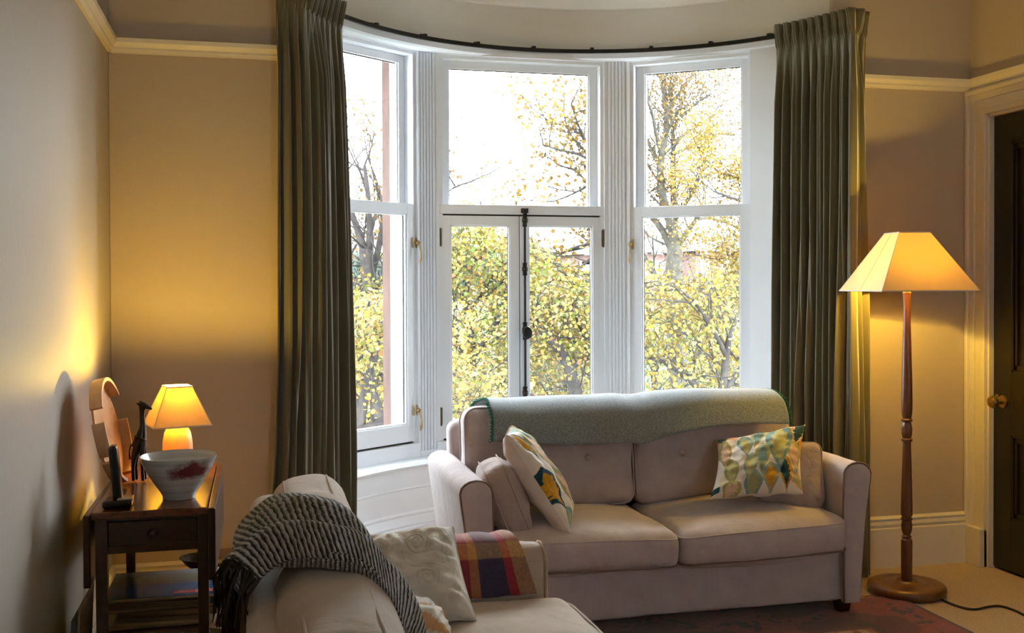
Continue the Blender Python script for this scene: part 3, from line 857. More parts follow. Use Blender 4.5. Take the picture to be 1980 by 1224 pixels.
# leaf pattern in cushion coordinates
C_W = s2l('e6ddd0'); C_O = s2l('a3a06a'); C_S = s2l('6f8f97'); C_M = s2l('c08a1e'); C_N = s2l('17404f'); C_P = s2l('d0a98c'); C_G = s2l('9aa79b'); C_Y = s2l('b9b57c')
def in_leaf(u, v, L):
    cx_, cy_, w_, h_, an = L[:5]
    dx, dy = (u-cx_), (v-cy_); ca_, sa_ = math.cos(an), math.sin(an)
    x, y = (dx*ca_+dy*sa_), (-dx*sa_+dy*ca_)
    t = y/(h_*1.12)+.5                     # 0 tip (bottom) .. 1 top
    if not 0 <= t <= 1: return None
    wd = w_/2*math.sin(PI*min(1, t**1.45))**.9*1.12
    if abs(x) > wd: return None
    q = abs(x)/max(wd, 1e-5)
    # jagged motif
    jag = .62+.30*((t*7.0) % 1.0)-.12
    inner = q < jag*(math.sin(PI*min(1, max(0, (t-.08)/.80)))**.6 if .08 < t < .88 else 0)
    return (1 if inner else 0), q, t
def leaf_pattern(leaves, base=C_W):
    def f(u, v):
        for L in leaves:
            r_ = in_leaf(u, v, L)
            if r_:
                inv = len(L) > 7 and L[7]
                c = L[6] if (r_[0] != bool(inv)) else L[5]
                if c in (C_S, C_M, C_P):           # stitched dots
                    if (math.sin(u*420)*math.sin(v*420)) > .55: c = tuple(min(1, k*1.5+.08) for k in c)
                return c
        return base
    return f
R_ = math.radians
right_leaves = [
    (.30, .72, .17, .44, R_(6), C_O, C_S, True), (.45, .88, .17, .46, R_(-12), C_Y, C_S), (.505, .46, .17, .46, R_(2), C_O, C_S),
    (.70, .66, .30, .78, R_(4), C_Y, C_S, True), (.375, .33, .15, .44, R_(0), C_G, C_Y), (.17, .30, .15, .42, R_(10), C_O, C_Y),
    (.07, .62, .13, .52, R_(4), C_O, C_P), (.44, .075, .19, .36, R_(3), C_S, C_O), (.63, .17, .19, .38, R_(4), C_G, C_M),
    (.79, .22, .18, .42, R_(6), C_M, C_N), (.20, .06, .22, .20, R_(-30), C_O, C_P), (.03, .08, .16, .14, R_(-40), C_W, C_N),
    (.90, .48, .17, .46, R_(10), C_O, C_P), (.93, .86, .20, .46, R_(-6), C_P, C_N), (.985, .62, .10, .30, R_(4), C_N, C_M),
    (.95, .12, .14, .30, R_(30), C_P, C_O), (.05, .95, .16, .22, R_(0), C_M, C_N), (.17, .93, .12, .2, R_(10), C_P, C_P)]
left_leaves = [
    (.13, .86, .15, .36, R_(12), C_N, C_M), (.07, .38, .26, .40, R_(8), C_N, C_M), (.34, .70, .26, .50, R_(14), C_O, C_P),
    (.62, .86, .24, .44, R_(0), C_Y, C_S, True), (.40, .26, .24, .50, R_(14), C_O, C_P), (.66, .42, .22, .46, R_(8), C_S, C_Y),
    (.90, .70, .2, .5, R_(8), C_O, C_S), (.88, .2, .2, .44, R_(8), C_M, C_N), (.14, .02, .2, .3, R_(8), C_S, C_O)]
M['print'] = weave_mat('printed_cotton', 'e6ddd0', attr='pattern', wr=.0, sheen=.1, bump=.2)
M['cream_cotton'] = weave_mat('cream_cotton', 'ddd0c6', wr=.2, wscale=10)

# right patterned cushion, leaning back against the sofa
def basis(origin, u, v):
    u = Vector(u).normalized(); v = Vector(v); v = (v-u*v.dot(u)).normalized(); n = u.cross(v)
    return frame_mtx(Vector(origin), u, v, n)
t = thing('cushion', 'square cushion printed with olive, blue and mustard leaves at the right of the window sofa', 'cushion', (1.98, 3.88, .42), 0, 'leaf-print cushions')
CR = [at(1371, 968, 3.76), at(1553, 955, 3.72), at(1386, 852, 3.95), at(1558, 820, 3.88)]
pillow(t, 'c', (.385, .330), .150, CR, M['print'], M['cream_cotton'], leaf_pattern(right_leaves), n=190, seed=3.1, pinch=.10, wr=.014)
t = thing('cushion', 'cushion with navy and mustard leaves propped at the left arm of the window sofa', 'cushion', (.98, 3.80, .42), 0, 'leaf-print cushions')
_a, _b, _c = at(1102, 1033, 3.62), at(977, 841, 3.72), at(984, 821, 4.02); CL = [_a, _a+(_c-_b)*1.0, _b, _c]
pillow(t, 'c', (.36, .42), .150, CL, M['print'], M['cream_cotton'], leaf_pattern(left_leaves), n=190, seed=5.2, pinch=.08, wr=.010)

# small boxed arm cushions
def arm_cushion(label, mtx, seed, size=(.25, .27, .11)):
    t = thing('arm_cushion', label, 'cushion', mtx.translation, 0, 'small beige arm cushions')
    mb = MB(); softbox(mb, size, .040, mtx, n=(10, 10, 3), bulge=(.006, .006, .030), wob=.010, wscale=9, seed=seed)
    mb.build('cushion_body', M['cushion_beige'], t, smooth=True)
    for zz in (-.036, .036):
        pts = [mtx @ Vector((a*(1+.004*math.sin(a*90)), c, zz)) for a, c in rrect(size[0]/2+.001, size[1]/2+.001, .035)]
        MB().tube(pts, .0028, 6, closed=True).build('piping', M['cushion_beige'], t, smooth=True)
arm_cushion('small beige arm cushion leaning inside the left arm of the window sofa', basis((.895, 3.80, .510), (.10, .95, .02), (-.36, .08, .92)), 31)
arm_cushion('small beige arm cushion leaning inside the right arm of the window sofa', basis((2.115, 3.88, .510), (.80, -.50, .03), (.22, .28, .93)), 37)

# ------------------------------------------------------------------ foreground sofa: white cushion, plaid blanket, striped throw
M['white_cloth'] = weave_mat('off_white_matelasse', 'cfc6ba', wr=.7, wscale=16)
def swirl_mat():
    m_ = M['white_cloth']; t_ = m_.node_tree
    return m_
t = thing('cushion', 'creased off-white cushion with embossed swirls on the tan sofa', 'cushion', (.45, 2.72, .45))
CW = [at(690, 1222, 2.70), at(920, 1198, 2.64), at(660, 1040, 2.87), at(876, 1018, 2.84)]
def CWp(x, y, z):
    BL, BR, TL, TQ = CW; n_ = ((BR-BL)+(TQ-TL)).cross((TL-BL)+(TQ-BR)).normalized()
    return (BL*(1-x)*(1-y)+BR*(1+x)*(1-y)+TL*(1-x)*(1+y)+TQ*(1+x)*(1+y))/4+n_*z
pillow(t, 'c', (.34, .31), .15, CW, M['white_cloth'], M['white_cloth'], n=140, seed=8.4, pinch=.05, wr=.024, seam=M['white_cloth'])
# embossed spirals stitched on its face
for (cx_, cy_) in ((-.07, .07), (.05, .085), (-.06, -.05), (.06, -.045)):
    pts = []
    for k in range(46):
        a = k/46*4.2*PI; r_ = .006+.034*k/46
        x, y = cx_+r_*math.cos(a), cy_+r_*math.sin(a)
        aa, bb = x/.17, y/.155
        e = max(0, 1-aa*aa)*max(0, 1-bb*bb)
        pts.append(CWp(aa*(1-.05*(1-bb*bb)), bb*(1-.05*(1-aa*aa)), (.075*(e**.42)+.003+.024*min(1, e*6)*(nz((aa*2.2, bb*2.2, 9.4), 1)+.6*nz((aa*5, bb*5, 11.4), 1)))))
    MB().tube(pts, .0020, 5).build('embossed_swirl', M['white_cloth'], t, smooth=True)
t = thing('cushion', 'pale cushion with a tan motif, mostly hidden under the striped throw', 'cushion', (.32, 2.1, .42))
C_T = s2l('b98a5e'); C_W2 = s2l('cfc4b4')
pillow(t, 'c', (.36, .34), .12, [at(870, 1290, 2.05), at(800, 1250, 2.35), at(800, 1180, 2.06), at(770, 1150, 2.37)], M['print'], M['cream_cotton'],
       lambda u, v: C_T if abs(((u*3.0+v*.6) % 1.0)-.5) < .12 else C_W2, n=70, seed=2.2, pinch=.06)

# plaid blanket folded over the far arm (local paths in world coordinates)
def plaid(u, v):
    # u across the arm direction (world x), v along the drape
    red = s2l('8f1f1c'); dred = s2l('6d1517'); org = s2l('b06a35'); pur = s2l('3f2f45'); tan = s2l('a5744c'); navy = s2l('26344a')
    def band(t_, lst):
        for lim, c in lst:
            if t_ < lim: return c
        return lst[-1][1]
    cu = band(u, [(.30, red), (.42, org), (.68, pur), (.80, s2l('a32222')), (1.01, tan)])
    cv = band((v*1.35) % 1.0, [(.25, navy), (.36, s2l('c09a60')), (.62, red), (.72, s2l('6f6a62')), (1.01, dred)])
    k = .35
    return tuple(a*(1-k)+b*k for a, b in zip(cu, cv))
M['plaid'] = mat('plaid_wool', '8f1f1c', rough=1, spec=.1, var=.12, vscale=120, bump=.5, bscale=300, sheen=.5, attr='pattern')
t = thing('blanket', 'folded red, orange and purple plaid wool blanket over the tan sofa arm', 'blanket', (.6, 2.98, .6))
pp = smooth_pts([(0, 2.895, .415), (0, 2.902, .47), (0, 2.908, .530), (0, 2.94, .566), (0, 3.02, .568), (0, 3.055, .540), (0, 3.060, .45), (0, 3.055, .25)], 2)
def pl_fn(u, v):
    p = profile_curve(pp, v); x = .53+.185*u+.012*(1-v)*(1 if u > .5 else -1)
    return (x+.05*(1-min(1, v*3))*(u-.0), p.y-.006*nz((u*4, v*3, 2), 1), p.z+.004*nz((u*5, v*5, 5), 1)+(.012 if .3 < v < .6 else 0)*0)
grid_mesh('blanket_cloth', 100, 120, pl_fn, M['plaid'], t, plaid, thick=.014)

# black and white striped throw, draped across the back
def stripe_mat():
    N = NT('black_and_white_woven_stripe'); b = N.b; b.inputs['Roughness'].default_value = 1; b.inputs['Specular IOR Level'].default_value = .1
    b.inputs['Sheen Weight'].default_value = .5
    uvn = N.uv(); sep = N.n('ShaderNodeSeparateXYZ'); N.l(uvn, sep.inputs[0])
    n1 = N.n('ShaderNodeTexNoise', i_Scale=9.0, i_Detail=2.0); N.l(uvn, n1.inputs['Vector'])
    n3 = N.n('ShaderNodeTexNoise', i_Scale=70.0, i_Detail=2.0); N.l(uvn, n3.inputs['Vector'])
    def mth(op, a, b_=None, c=None):
        q = N.n('ShaderNodeMath', operation=op)
        for i, x in enumerate((a, b_, c)):
            if x is None: continue
            if isinstance(x, (int, float)): q.inputs[i].default_value = x
            else: N.l(x, q.inputs[i])
        return q.outputs[0]
    u = mth('MULTIPLY_ADD', n1.outputs[0], .006, sep.outputs[1])
    u = mth('MULTIPLY_ADD', n3.outputs[0], .010, u)
    st = mth('SINE', mth('MULTIPLY', u, 2*PI*62))
    # dashes along the stripe
    hh = mth('SINE', mth('MULTIPLY', sep.outputs[0], 2*PI*34))
    s2_ = mth('SINE', mth('MULTIPLY', u, 2*PI*31))
    v = mth('MULTIPLY_ADD', mth('MULTIPLY', hh, s2_), .45, st)
    v = mth('MULTIPLY_ADD', n3.outputs[0], .8, mth('SUBTRACT', v, .4))
    fac = mth('MULTIPLY_ADD', v, .5, .5)
    c = mix_ramp(N, fac, [(.30, '1f1b1a'), (.45, '5a534d'), (.62, 'c9c4bb')])
    N.l(c, b.inputs['Base Color'])
    ad = mth('MULTIPLY_ADD', n3.outputs[0], 1.2, st)
    bp = N.n('ShaderNodeBump', i_Strength=.9, i_Distance=.006); N.l(ad, bp.inputs['Height']); N.l(bp.outputs[0], b.inputs['Normal'])
    return N.m
M['stripe'] = stripe_mat()
M['fringe'] = mat('black_yarn_fringe', '2a2422', rough=1, var=.3, vscale=80)
t = thing('throw', 'black and white striped woven throw with dark fringe draped over the tan sofa back', 'throw', (.1, 2.15, .8))
ps = smooth_pts([(-.045, 0, .56), (-.040, 0, .67), (-.028, 0, .735), (.01, 0, .765), (.05, 0, .812), (.12, 0, .836), (.19, 0, .818), (.235, 0, .75), (.262, 0, .64), (.29, 0, .50)], 3)
def lerp_pts(t_, lst):
    for i in range(len(lst)-1):
        if t_ <= lst[i+1][0]:
            k = (t_-lst[i][0])/(lst[i+1][0]-lst[i][0]); k = k*k*(3-2*k); return lst[i][1]+(lst[i+1][1]-lst[i][1])*k
    return lst[-1][1]
def st_fn(u, v):
    # u along Y (0 near, 1 far), v along profile from the outside hem to the seat
    s0 = .30*(1-u)**1.2
    vv = s0+(1-s0)*v
    p = profile_curve(ps, vv)
    y0_ = lerp_pts(vv, [(0, 1.92), (.3, 1.95), (.5, 1.84), (.7, 1.82), (1, 1.90)])
    y1_ = lerp_pts(vv, [(0, 2.55), (.28, 2.50), (.5, 2.24), (.65, 2.16), (.85, 2.16), (1, 2.14)])
    y = y0_+(y1_-y0_)*u
    fold = .016*math.sin(u*6+vv*5)+.020*nz((u*2.2, vv*3.5, 4), 1)
    r_ = .036*math.sin(min(1, u/.22)*PI)*(1 if u < .22 else 0)
    ridge = .045*math.exp(-((u-.62+.5*(vv-.45))/.09)**2)*max(0, 1-abs(vv-.42)/.30)
    dip = -.020*math.exp(-((u-.42+.5*(vv-.45))/.07)**2)*max(0, 1-abs(vv-.42)/.30)
    a_ = min(1, max(0, (vv-.18)/.22)); b_ = min(1, max(0, (vv-.62)/.15))
    n_ = (Vector((-1, 0, .35))*(1-a_)+Vector((0, 0, 1))*a_)*(1-b_)+Vector((1, 0, .2))*b_
    q = Vector((p.x, y, p.z))+n_.normalized()*(.006+max(-.006, fold)*.8+r_+ridge+dip)
    if u < .08: q.z -= .020*(1-u/.08)
    return q
grid_mesh('throw_cloth', 120, 200, st_fn, M['stripe'], t, thick=.010)
mb = MB()
for k in range(110):
    u = k/109; a = Vector(st_fn(u, 0)); L_ = random.uniform(.07, .12); out_ = .012*(1-u)+.002
    mb.tube([a, a+Vector((-out_*.6+random.uniform(-.012, .004), random.uniform(-.01, .01), -L_*.35)), a+Vector((-out_+random.uniform(-.02, .01), random.uniform(-.02, .02), -L_))], [.0035, .003, .001], 5)
fr = mb.build('fringe', M['fringe'], t, smooth=True)
# underside roll at the near edge
def roll_fn(u, v):
    c = Vector(st_fn(0.02, .04+.94*v)); a = u*2*PI; k = math.sin(min(1, v*8, (1-v)*12)*PI/2)
    sd = Vector((1, 0, .2)) if v > .72 else Vector((0, 0, 1))
    return c+Vector((0, .022-.032*math.cos(a)*k, 0))+sd*(-.012+.026*math.sin(a)*k)
grid_mesh('rolled_edge', 16, 120, roll_fn, M['stripe'], t)

# ------------------------------------------------------------------ drop-leaf table
tb = thing('drop_leaf_table', 'dark mahogany drop-leaf table with one drawer against the left wall', 'table', (-.3, 3.3, 0))
tx0, tx1, ty0, ty1, tz = -.425, -.130, 2.95, 3.68, .70
MB().box(tx0, tx1, ty0, ty1, tz-.020, tz, bev=.003).build('tabletop', M['mahogany_top'], tb)
MB().box(tx1+.002, tx1+.022, ty0, ty1, .500, tz-.003, bev=.004).build('drop_leaf', M['mahogany'], tb)
MB().box(tx0-.020, tx0-.002, ty0, ty1, .500, tz-.006, bev=.004).build('drop_leaf', M['mahogany'], tb)
lx = ((-.417, -.387), (-.156, -.127))
for (a, b) in lx:
    for (c, d_) in ((2.965, 2.998), (3.632, 3.665)):
        v_ = []
        for z, s in ((0, .75), (tz-.155, 1), (tz-.02, 1)):
            mx_, my_ = (a+b)/2, (c+d_)/2; hx, hy = (b-a)/2*s, (d_-c)/2*s
            v_ += [(mx_-hx, my_-hy, z), (mx_+hx, my_-hy, z), (mx_+hx, my_+hy, z), (mx_-hx, my_+hy, z)]
        MB().add(v_, [(0, 1, 2, 3), (8, 9, 10, 11)]+[(i+4*j, (i+1) % 4+4*j, (i+1) % 4+4*j+4, i+4*j+4) for j in (0, 1) for i in range(4)]).build('leg', M['mahogany'], tb)
MB().box(-.387, -.156, 2.985, 3.0, .580, .600).box(-.408, -.395, 2.998, 3.632, .585, .68).box(-.148, -.135, 2.998, 3.632, .585, .68).box(-.387, -.156, 3.64, 3.655, .585, .68).box(-.387, -.156, 2.985, 3.0, .668, .682).build('apron', M['mahogany'], tb)
dw = MB().box(-.3865, -.1565, 2.978, 3.4, .602, .667, bev=.003).build('drawer', M['mahogany'], tb)
MB().lathe([(.006, 0), (.006, .008), (.012, .014), (.013, .020), (.006, .025)], 16, Matrix.Translation((-.272, 2.978, .635)) @ Matrix.Rotation(PI/2, 4, 'X')).build('drawer_knob', M['mahogany'], dw, smooth=True)

# table lamp
lc = (-.250, 3.605)
def square_shade(t, c, z0, z1, r0, r1, a_deg, seam_face=None, ms='shade'):
    a0 = math.radians(a_deg)
    def ring(r, z): return [Vector((c[0]+r*math.cos(a0+k*PI/2), c[1]+r*math.sin(a0+k*PI/2), z)) for k in range(4)]
    lo, hi = ring(r0, z0), ring(r1, z1)
    for dr_, nm in ((0, 'lamp_shade'),):
        N_ = 10; mb = MB(); 
        vs = []; fs = []
        for j in range(N_+1):
            for k in range(4):
                for i in range(N_):
                    p = lo[k].lerp(hi[k], j/N_); q = lo[(k+1) % 4].lerp(hi[(k+1) % 4], j/N_); vs.append(p.lerp(q, i/N_))
        per = 4*N_
        for j in range(N_):
            for i in range(per): fs.append((j*per+i, j*per+(i+1) % per, (j+1)*per+(i+1) % per, (j+1)*per+i))
        mb.add(vs, fs); sh = mb.build(nm, M[ms], t)
        md = sh.modifiers.new('thickness', 'SOLIDIFY'); md.thickness = .0012
    tr = MB().tube(lo, .003, 6, closed=True).tube(hi, .0025, 6, closed=True)
    for k in range(4): tr.tube([lo[k], hi[k]], .0014, 5)
    tr.build('shade_binding', M['shade_trim'], sh)
    if seam_face is not None:
        k = seam_face; tr2 = MB().tube([lo[k].lerp(lo[(k+1) % 4], .5), hi[k].lerp(hi[(k+1) % 4], .5)], .0013, 5); tr2.build('seam', M['shade_trim'], sh)
    return sh
tl = thing('table_lamp', 'lit table lamp with a cream square shade and rounded wooden base', 'table lamp', (*lc, tz))
MB().lathe([(.046, tz), (.048, tz+.004), (.0485, tz+.06), (.047, tz+.09), (.042, tz+.118), (.032, tz+.138), (.018, tz+.149), (.008, tz+.152)], 36, c=lc).build('lamp_base', M['pale_wood'], tl, smooth=True, angle=60)
MB().lathe([(.008, tz+.150), (.008, tz+.165), (.013, tz+.168), (.013, tz+.188)], 16, c=lc).build('bulb_holder', M['brass'], tl, smooth=True, angle=40)
MB().lathe([(.010, tz+.186), (.020, tz+.200), (.024, tz+.215), (.019, tz+.232), (.006, tz+.240)], 20, c=lc).build('bulb', M['bulb'], tl, smooth=True)
square_shade(tl, lc, .846, .970, .129, .057, 60)
l1 = bulb_light('bulb_glow', (lc[0], lc[1], .963), 17, LAMP_COL, .008); l1.parent = tl; l1.matrix_parent_inverse = Matrix.Translation((-lc[0], -lc[1], -tz))

# bowl
M['ceramic'] = None
def bowl_mat():
    N = NT('speckled_ceramic'); b = N.b; b.inputs['Roughness'].default_value = .22; b.inputs['Coat Weight'].default_value = .4
    o = N.obj(); sep = N.n('ShaderNodeSeparateXYZ'); N.l(o, sep.inputs[0])
    mp = N.n('ShaderNodeMapping'); mp.inputs['Scale'].default_value = (2, 2, 40); N.l(o, mp.inputs[0])
    ns = N.n('ShaderNodeTexNoise', i_Scale=1.5, i_Detail=6.0); N.l(mp.outputs[0], ns.inputs['Vector'])
    base = mix_ramp(N, ns.outputs[0], [(.3, '9b9a98'), (.65, 'c6c4c0')])
    n2 = N.n('ShaderNodeTexNoise', i_Scale=16.0, i_Detail=5.0, i_Roughness=.7); N.l(o, n2.inputs['Vector'])
    # splash band on the room side, near the rim
    d = N.n('ShaderNodeVectorMath', operation='DISTANCE'); d.inputs[1].default_value = (.045, -.085, .085); 
    sc2 = N.n('ShaderNodeVectorMath', operation='MULTIPLY'); sc2.inputs[1].default_value = (1, .6, 1.9); N.l(o, sc2.inputs[0])
    d.inputs[1].default_value = (.030, -.055, .165)
    N.l(sc2.outputs[0], d.inputs[0])
    s = N.n('ShaderNodeMath', operation='MULTIPLY_ADD'); s.inputs[1].default_value = .11; N.l(n2.outputs[0], s.inputs[0]); N.l(d.outputs['Value'], s.inputs[2])
    lt = N.n('ShaderNodeMapRange'); lt.inputs['From Min'].default_value = .118; lt.inputs['From Max'].default_value = .088; N.l(s.outputs[0], lt.inputs[0])
    mx = N.n('ShaderNodeMix', data_type='RGBA'); N.l(lt.outputs[0], mx.inputs[0]); N.l(base, mx.inputs[6]); mx.inputs[7].default_value = (*s2l('6b3038'), 1)
    N.l(mx.outputs[2], b.inputs['Base Color'])
    return N.m
M['ceramic'] = bowl_mat()
bo = thing('bowl', 'large grey-white ceramic bowl with a red splash at the front of the table', 'bowl', (-.212, 3.10, tz))
MB().lathe([(.030, .002), (.040, 0), (.044, .001), (.045, .009), (.052, .022), (.072, .052), (.092, .086), (.1055, .117), (.1065, .121), (.104, .122), (.088, .087), (.066, .052), (.040, .024), (.004, .020)], 56, cap=False).build('bowl_body', M['ceramic'], bo, smooth=True, angle=50, world=False)

# giraffe carving
def skin(name, verts, edges, radii, material, parent, sub=2, root=0):
    me = bpy.data.meshes.new(name); me.from_pydata(verts, edges, []); me.update()
    o = bpy.data.objects.new(name, me); col.objects.link(o)
    md = o.modifiers.new('skin', 'SKIN'); md.use_smooth_shade = True
    for i, d_ in enumerate(me.skin_vertices[0].data):
        r_ = radii[i]; d_.radius = (r_, r_) if not isinstance(r_, tuple) else r_; d_.use_root = (i == root)
    ms = o.modifiers.new('sub', 'SUBSURF'); ms.levels = sub; ms.render_levels = sub
    me.materials.append(material)
    dg = bpy.context.evaluated_depsgraph_get(); dg.update()
    me2 = bpy.data.meshes.new_from_object(o.evaluated_get(dg)); bpy.data.objects.remove(o)
    o2 = bpy.data.objects.new(name, me2); col.objects.link(o2); o2.parent = parent
    if not me2.materials: me2.materials.append(material)
    me2.polygons.foreach_set('use_smooth', [True]*len(me2.polygons))
    return o2
gi = thing('giraffe_figurine', 'small black carved wooden giraffe standing between the bowl and the lamp', 'figurine', (-.343, 3.38, tz), math.radians(-12))
V = [(-.004, 0, .122), (.004, 0, .140), (.008, 0, .165), (.006, 0, .195), (.005, 0, .226), (.008, 0, .236), (.022, 0, .231), (.036, 0, .222),
     (-.014, 0, .105),
     (.008, .010, .095), (.009, .011, .050), (.010, .011, .004), (.008, -.010, .095), (.008, -.011, .050), (.011, -.011, .004),
     (-.016, .010, .080), (-.018, .011, .045), (-.015, .011, .004), (-.016, -.010, .080), (-.020, -.011, .045), (-.018, -.011, .004),
     (.000, .006, .249), (.000, -.006, .249), (-.008, .010, .243), (-.008, -.010, .243)]
E_ = [(0, 1), (1, 2), (2, 3), (3, 4), (4, 5), (5, 6), (6, 7), (0, 8), (1, 9), (9, 10), (10, 11), (1, 12), (12, 13), (13, 14), (8, 15), (15, 16), (16, 17), (8, 18), (18, 19), (19, 20), (5, 21), (5, 22), (5, 23), (5, 24)]
Rr = [.018, .016, .0105, .0085, .0080, .0095, .0070, .0042, .016, .008, .0052, .006, .008, .0052, .006, .010, .0055, .006, .010, .0055, .006, .0035, .0035, .0035, .0035]
skin('giraffe_body', V, E_, Rr, M['ebony'], gi)
MB().tube([(-.028, 0, .115), (-.034, 0, .095), (-.032, 0, .070)], [.003, .002, .0035], 6).build('tail', M['ebony'], gi, smooth=True, world=False)

# round plywood board with segmented rim, leaning on the left wall
di = thing('round_board', 'round pale plywood board with raised rim segments leaning on the left wall', 'wall ornament', (-.42, 3.33, tz))
lean = math.radians(12); R_d = .150
mtd = Matrix.Translation((-.437, 3.36, tz+.161)) @ Matrix.Rotation(math.radians(-4), 4, 'Z') @ Matrix.Rotation(-lean, 4, 'Y') @ Matrix.Rotation(PI/2, 4, 'Y')
MB().lathe([(R_d, 0), (R_d, .006)], 64, mtd).build('board', M['ply'], di, smooth=True, angle=40)
def arc_rim(a0, a1, nm='rim_segment'):
    secs = []
    for k in range(25):
        a = math.radians(a0+(a1-a0)*k/24)
        secs.append([(r_*math.cos(a), r_*math.sin(a), z) for r_, z in ((R_d-.001, -.002), (R_d+.010, -.002), (R_d+.010, .034), (R_d-.001, .034))])
    MB().prism(secs, None, mtd).build(nm, M['pale_wood'], di, smooth=True, angle=40)
for a0, a1 in ((128, 238), (255, 292), (-60, -10), (22, 95)): arc_rim(a0, a1)

# cordless phone on its cradle
ph = thing('cordless_phone', 'black cordless phone standing in its cradle at the near corner of the table', 'telephone', (-.365, 3.03, tz))
mb = MB(); softbox(mb, (.075, .075, .022), .009, Matrix.Translation((-.365, 3.02, tz+.012)), n=(4, 4, 2)); mb.build('cradle', M['plastic'], ph, smooth=True)
mb = MB(); softbox(mb, (.024, .046, .150), .010, Matrix.Translation((-.372, 3.03, tz+.092)) @ Matrix.Rotation(math.radians(-5), 4, 'Y'), n=(3, 4, 8)); mb.build('handset', M['plastic'], ph, smooth=True)
M['silver'] = mat('silver_plastic', 'b5afa6', rough=.25, metal=.6)
mb = MB(); softbox(mb, (.040, .05, .006), .0025, Matrix.Translation((-.345, 3.015, tz+.024)), n=(3, 3, 1)); mb.build('cradle_rim', M['silver'], ph, smooth=True)

# stack of magazines and papers under the table
pal = ['a58e70', '8a7458', '9c8467', 'b09a7e', '6f5c48', 'c4b49a', '7c6a58', '927f68', '5e5142', 'ab9a82']
for i, c in enumerate(pal): M['mag%d' % i] = mat('paper_edge_%d' % i, c, rough=.8, var=.18, vscale=40, stretch=(.2, .2, 12))
covers = [mat('magazine_cover_'+c, c, rough=.3, var=.25, vscale=7) for c in ('3a4f63', '6d6a66', '2d2a28', '8c5a44', '9d9383', '24466b')]
z = .001; zi = 0; used_mag = set()
descr = ['buff', 'brown-edged', 'thin pale', 'worn', 'dog-eared', 'thick', 'yellowed', 'dark-edged']
while z < .405:
    th = random.choice((.007, .009, .012, .016, .021, .010)); zi += 1
    for _ in range(60):
        pi_ = random.randrange(10); ci_ = random.randrange(6)
        mlab = 'old %smagazine with %s pages %s the paper stack' % ('thin ' if th < .0105 else 'thick ' if th > .015 else '', ('tan', 'brown', 'light brown', 'buff', 'dark brown', 'cream', 'grey-brown', 'khaki', 'blackish', 'sandy')[pi_], 'low in' if z < .13 else 'halfway up' if z < .27 else 'near the top of')
        if mlab not in used_mag: break
    used_mag.add(mlab)
    w_, d_ = random.uniform(.25, .31), random.uniform(.22, .28)
    if z+th > .412: th = .412-z
    if th < .003: break
    cx_, cyy = -.265+random.uniform(-.018, .022), 3.26+random.uniform(-.02, .015)
    cx_ = max(cx_, -.42+w_/2-.02)
    t = thing('magazine', mlab, 'magazine', (cx_, cyy, z), random.uniform(-.10, .10), 'magazines stacked under the drop-leaf table')
    bend = random.uniform(-.002, .002)
    pg = MB(); softbox(pg, (w_, d_, th*.86), th*.2, Matrix.Translation((0, 0, th/2)), n=(8, 6, 1), wob=.0012, wscale=12, seed=zi)
    pg.build('pages', M['mag%d' % pi_], t, world=False)
    MB().box(-w_/2-.001, w_/2+.002, -d_/2-.002, d_/2, th*.9, th).box(-w_/2-.001, w_/2+.002, -d_/2-.002, d_/2, 0, th*.08).build('cover', covers[ci_], t, world=False)
    z += th+.0003
# top magazine: sea photograph cover with a red title box
def sea_mat():
    N = NT('sea_photo_cover'); b = N.b; b.inputs['Roughness'].default_value = .2
    sep = N.n('ShaderNodeSeparateXYZ'); N.l(N.obj(), sep.inputs[0])
    mp = N.n('ShaderNodeMapping'); mp.inputs['Scale'].default_value = (4, 30, 1); N.l(N.obj(), mp.inputs[0])
    ns = N.n('ShaderNodeTexNoise', i_Scale=2.0, i_Detail=6.0); N.l(mp.outputs[0], ns.inputs['Vector'])
    s = N.n('ShaderNodeMath', operation='MULTIPLY_ADD'); s.inputs[1].default_value = 3.4; s.inputs[2].default_value = .22
    N.l(sep.outputs[1], s.inputs[0])
    s2_ = N.n('ShaderNodeMath', operation='MULTIPLY_ADD'); s2_.inputs[1].default_value = .5; N.l(ns.outputs[0], s2_.inputs[0]); N.l(s.outputs[0], s2_.inputs[2])
    c = mix_ramp(N, s2_.outputs[0], [(.0, '2a5f8c'), (.35, '33699a'), (.5, '6d7468'), (.65, '8a8f7a'), (.8, '9fb0bb'), (1, 'c9d2d6')])
    N.l(c, b.inputs['Base Color']); return N.m
t = thing('magazine', 'blue sea-photo magazine with a red title box on top of the paper stack', 'magazine', (-.262, 3.255, .4135), 0, 'magazines stacked under the drop-leaf table')
MB().box(-.155, .145, -.145, .135, 0, .007).build('pages', M['mag5'], t, world=False)
MB().box(-.156, .147, -.147, .136, .007, .0082).build('cover', sea_mat(), t, world=False)
MB().box(.03, .138, -.128, -.096, .0082, .0086).build('title_box', mat('red_title_box', 'c23a38', rough=.3), t, world=False)
fc = bpy.data.curves.new('title_text', 'FONT'); fc.body = 'ROYAL'; fc.size = .030; fc.shear = .2; fc.extrude = .0002
fo = bpy.data.objects.new('title_text', fc); col.objects.link(fo)
dg = bpy.context.evaluated_depsgraph_get(); dg.update()
mt2 = bpy.data.meshes.new_from_object(fo.evaluated_get(dg)); bpy.data.objects.remove(fo)
fo = link_mesh('title_text', mt2, mat('white_title_ink', 'e8e6e2', rough=.4), t, world=False); fo.location = (.040, -.123, .0089)
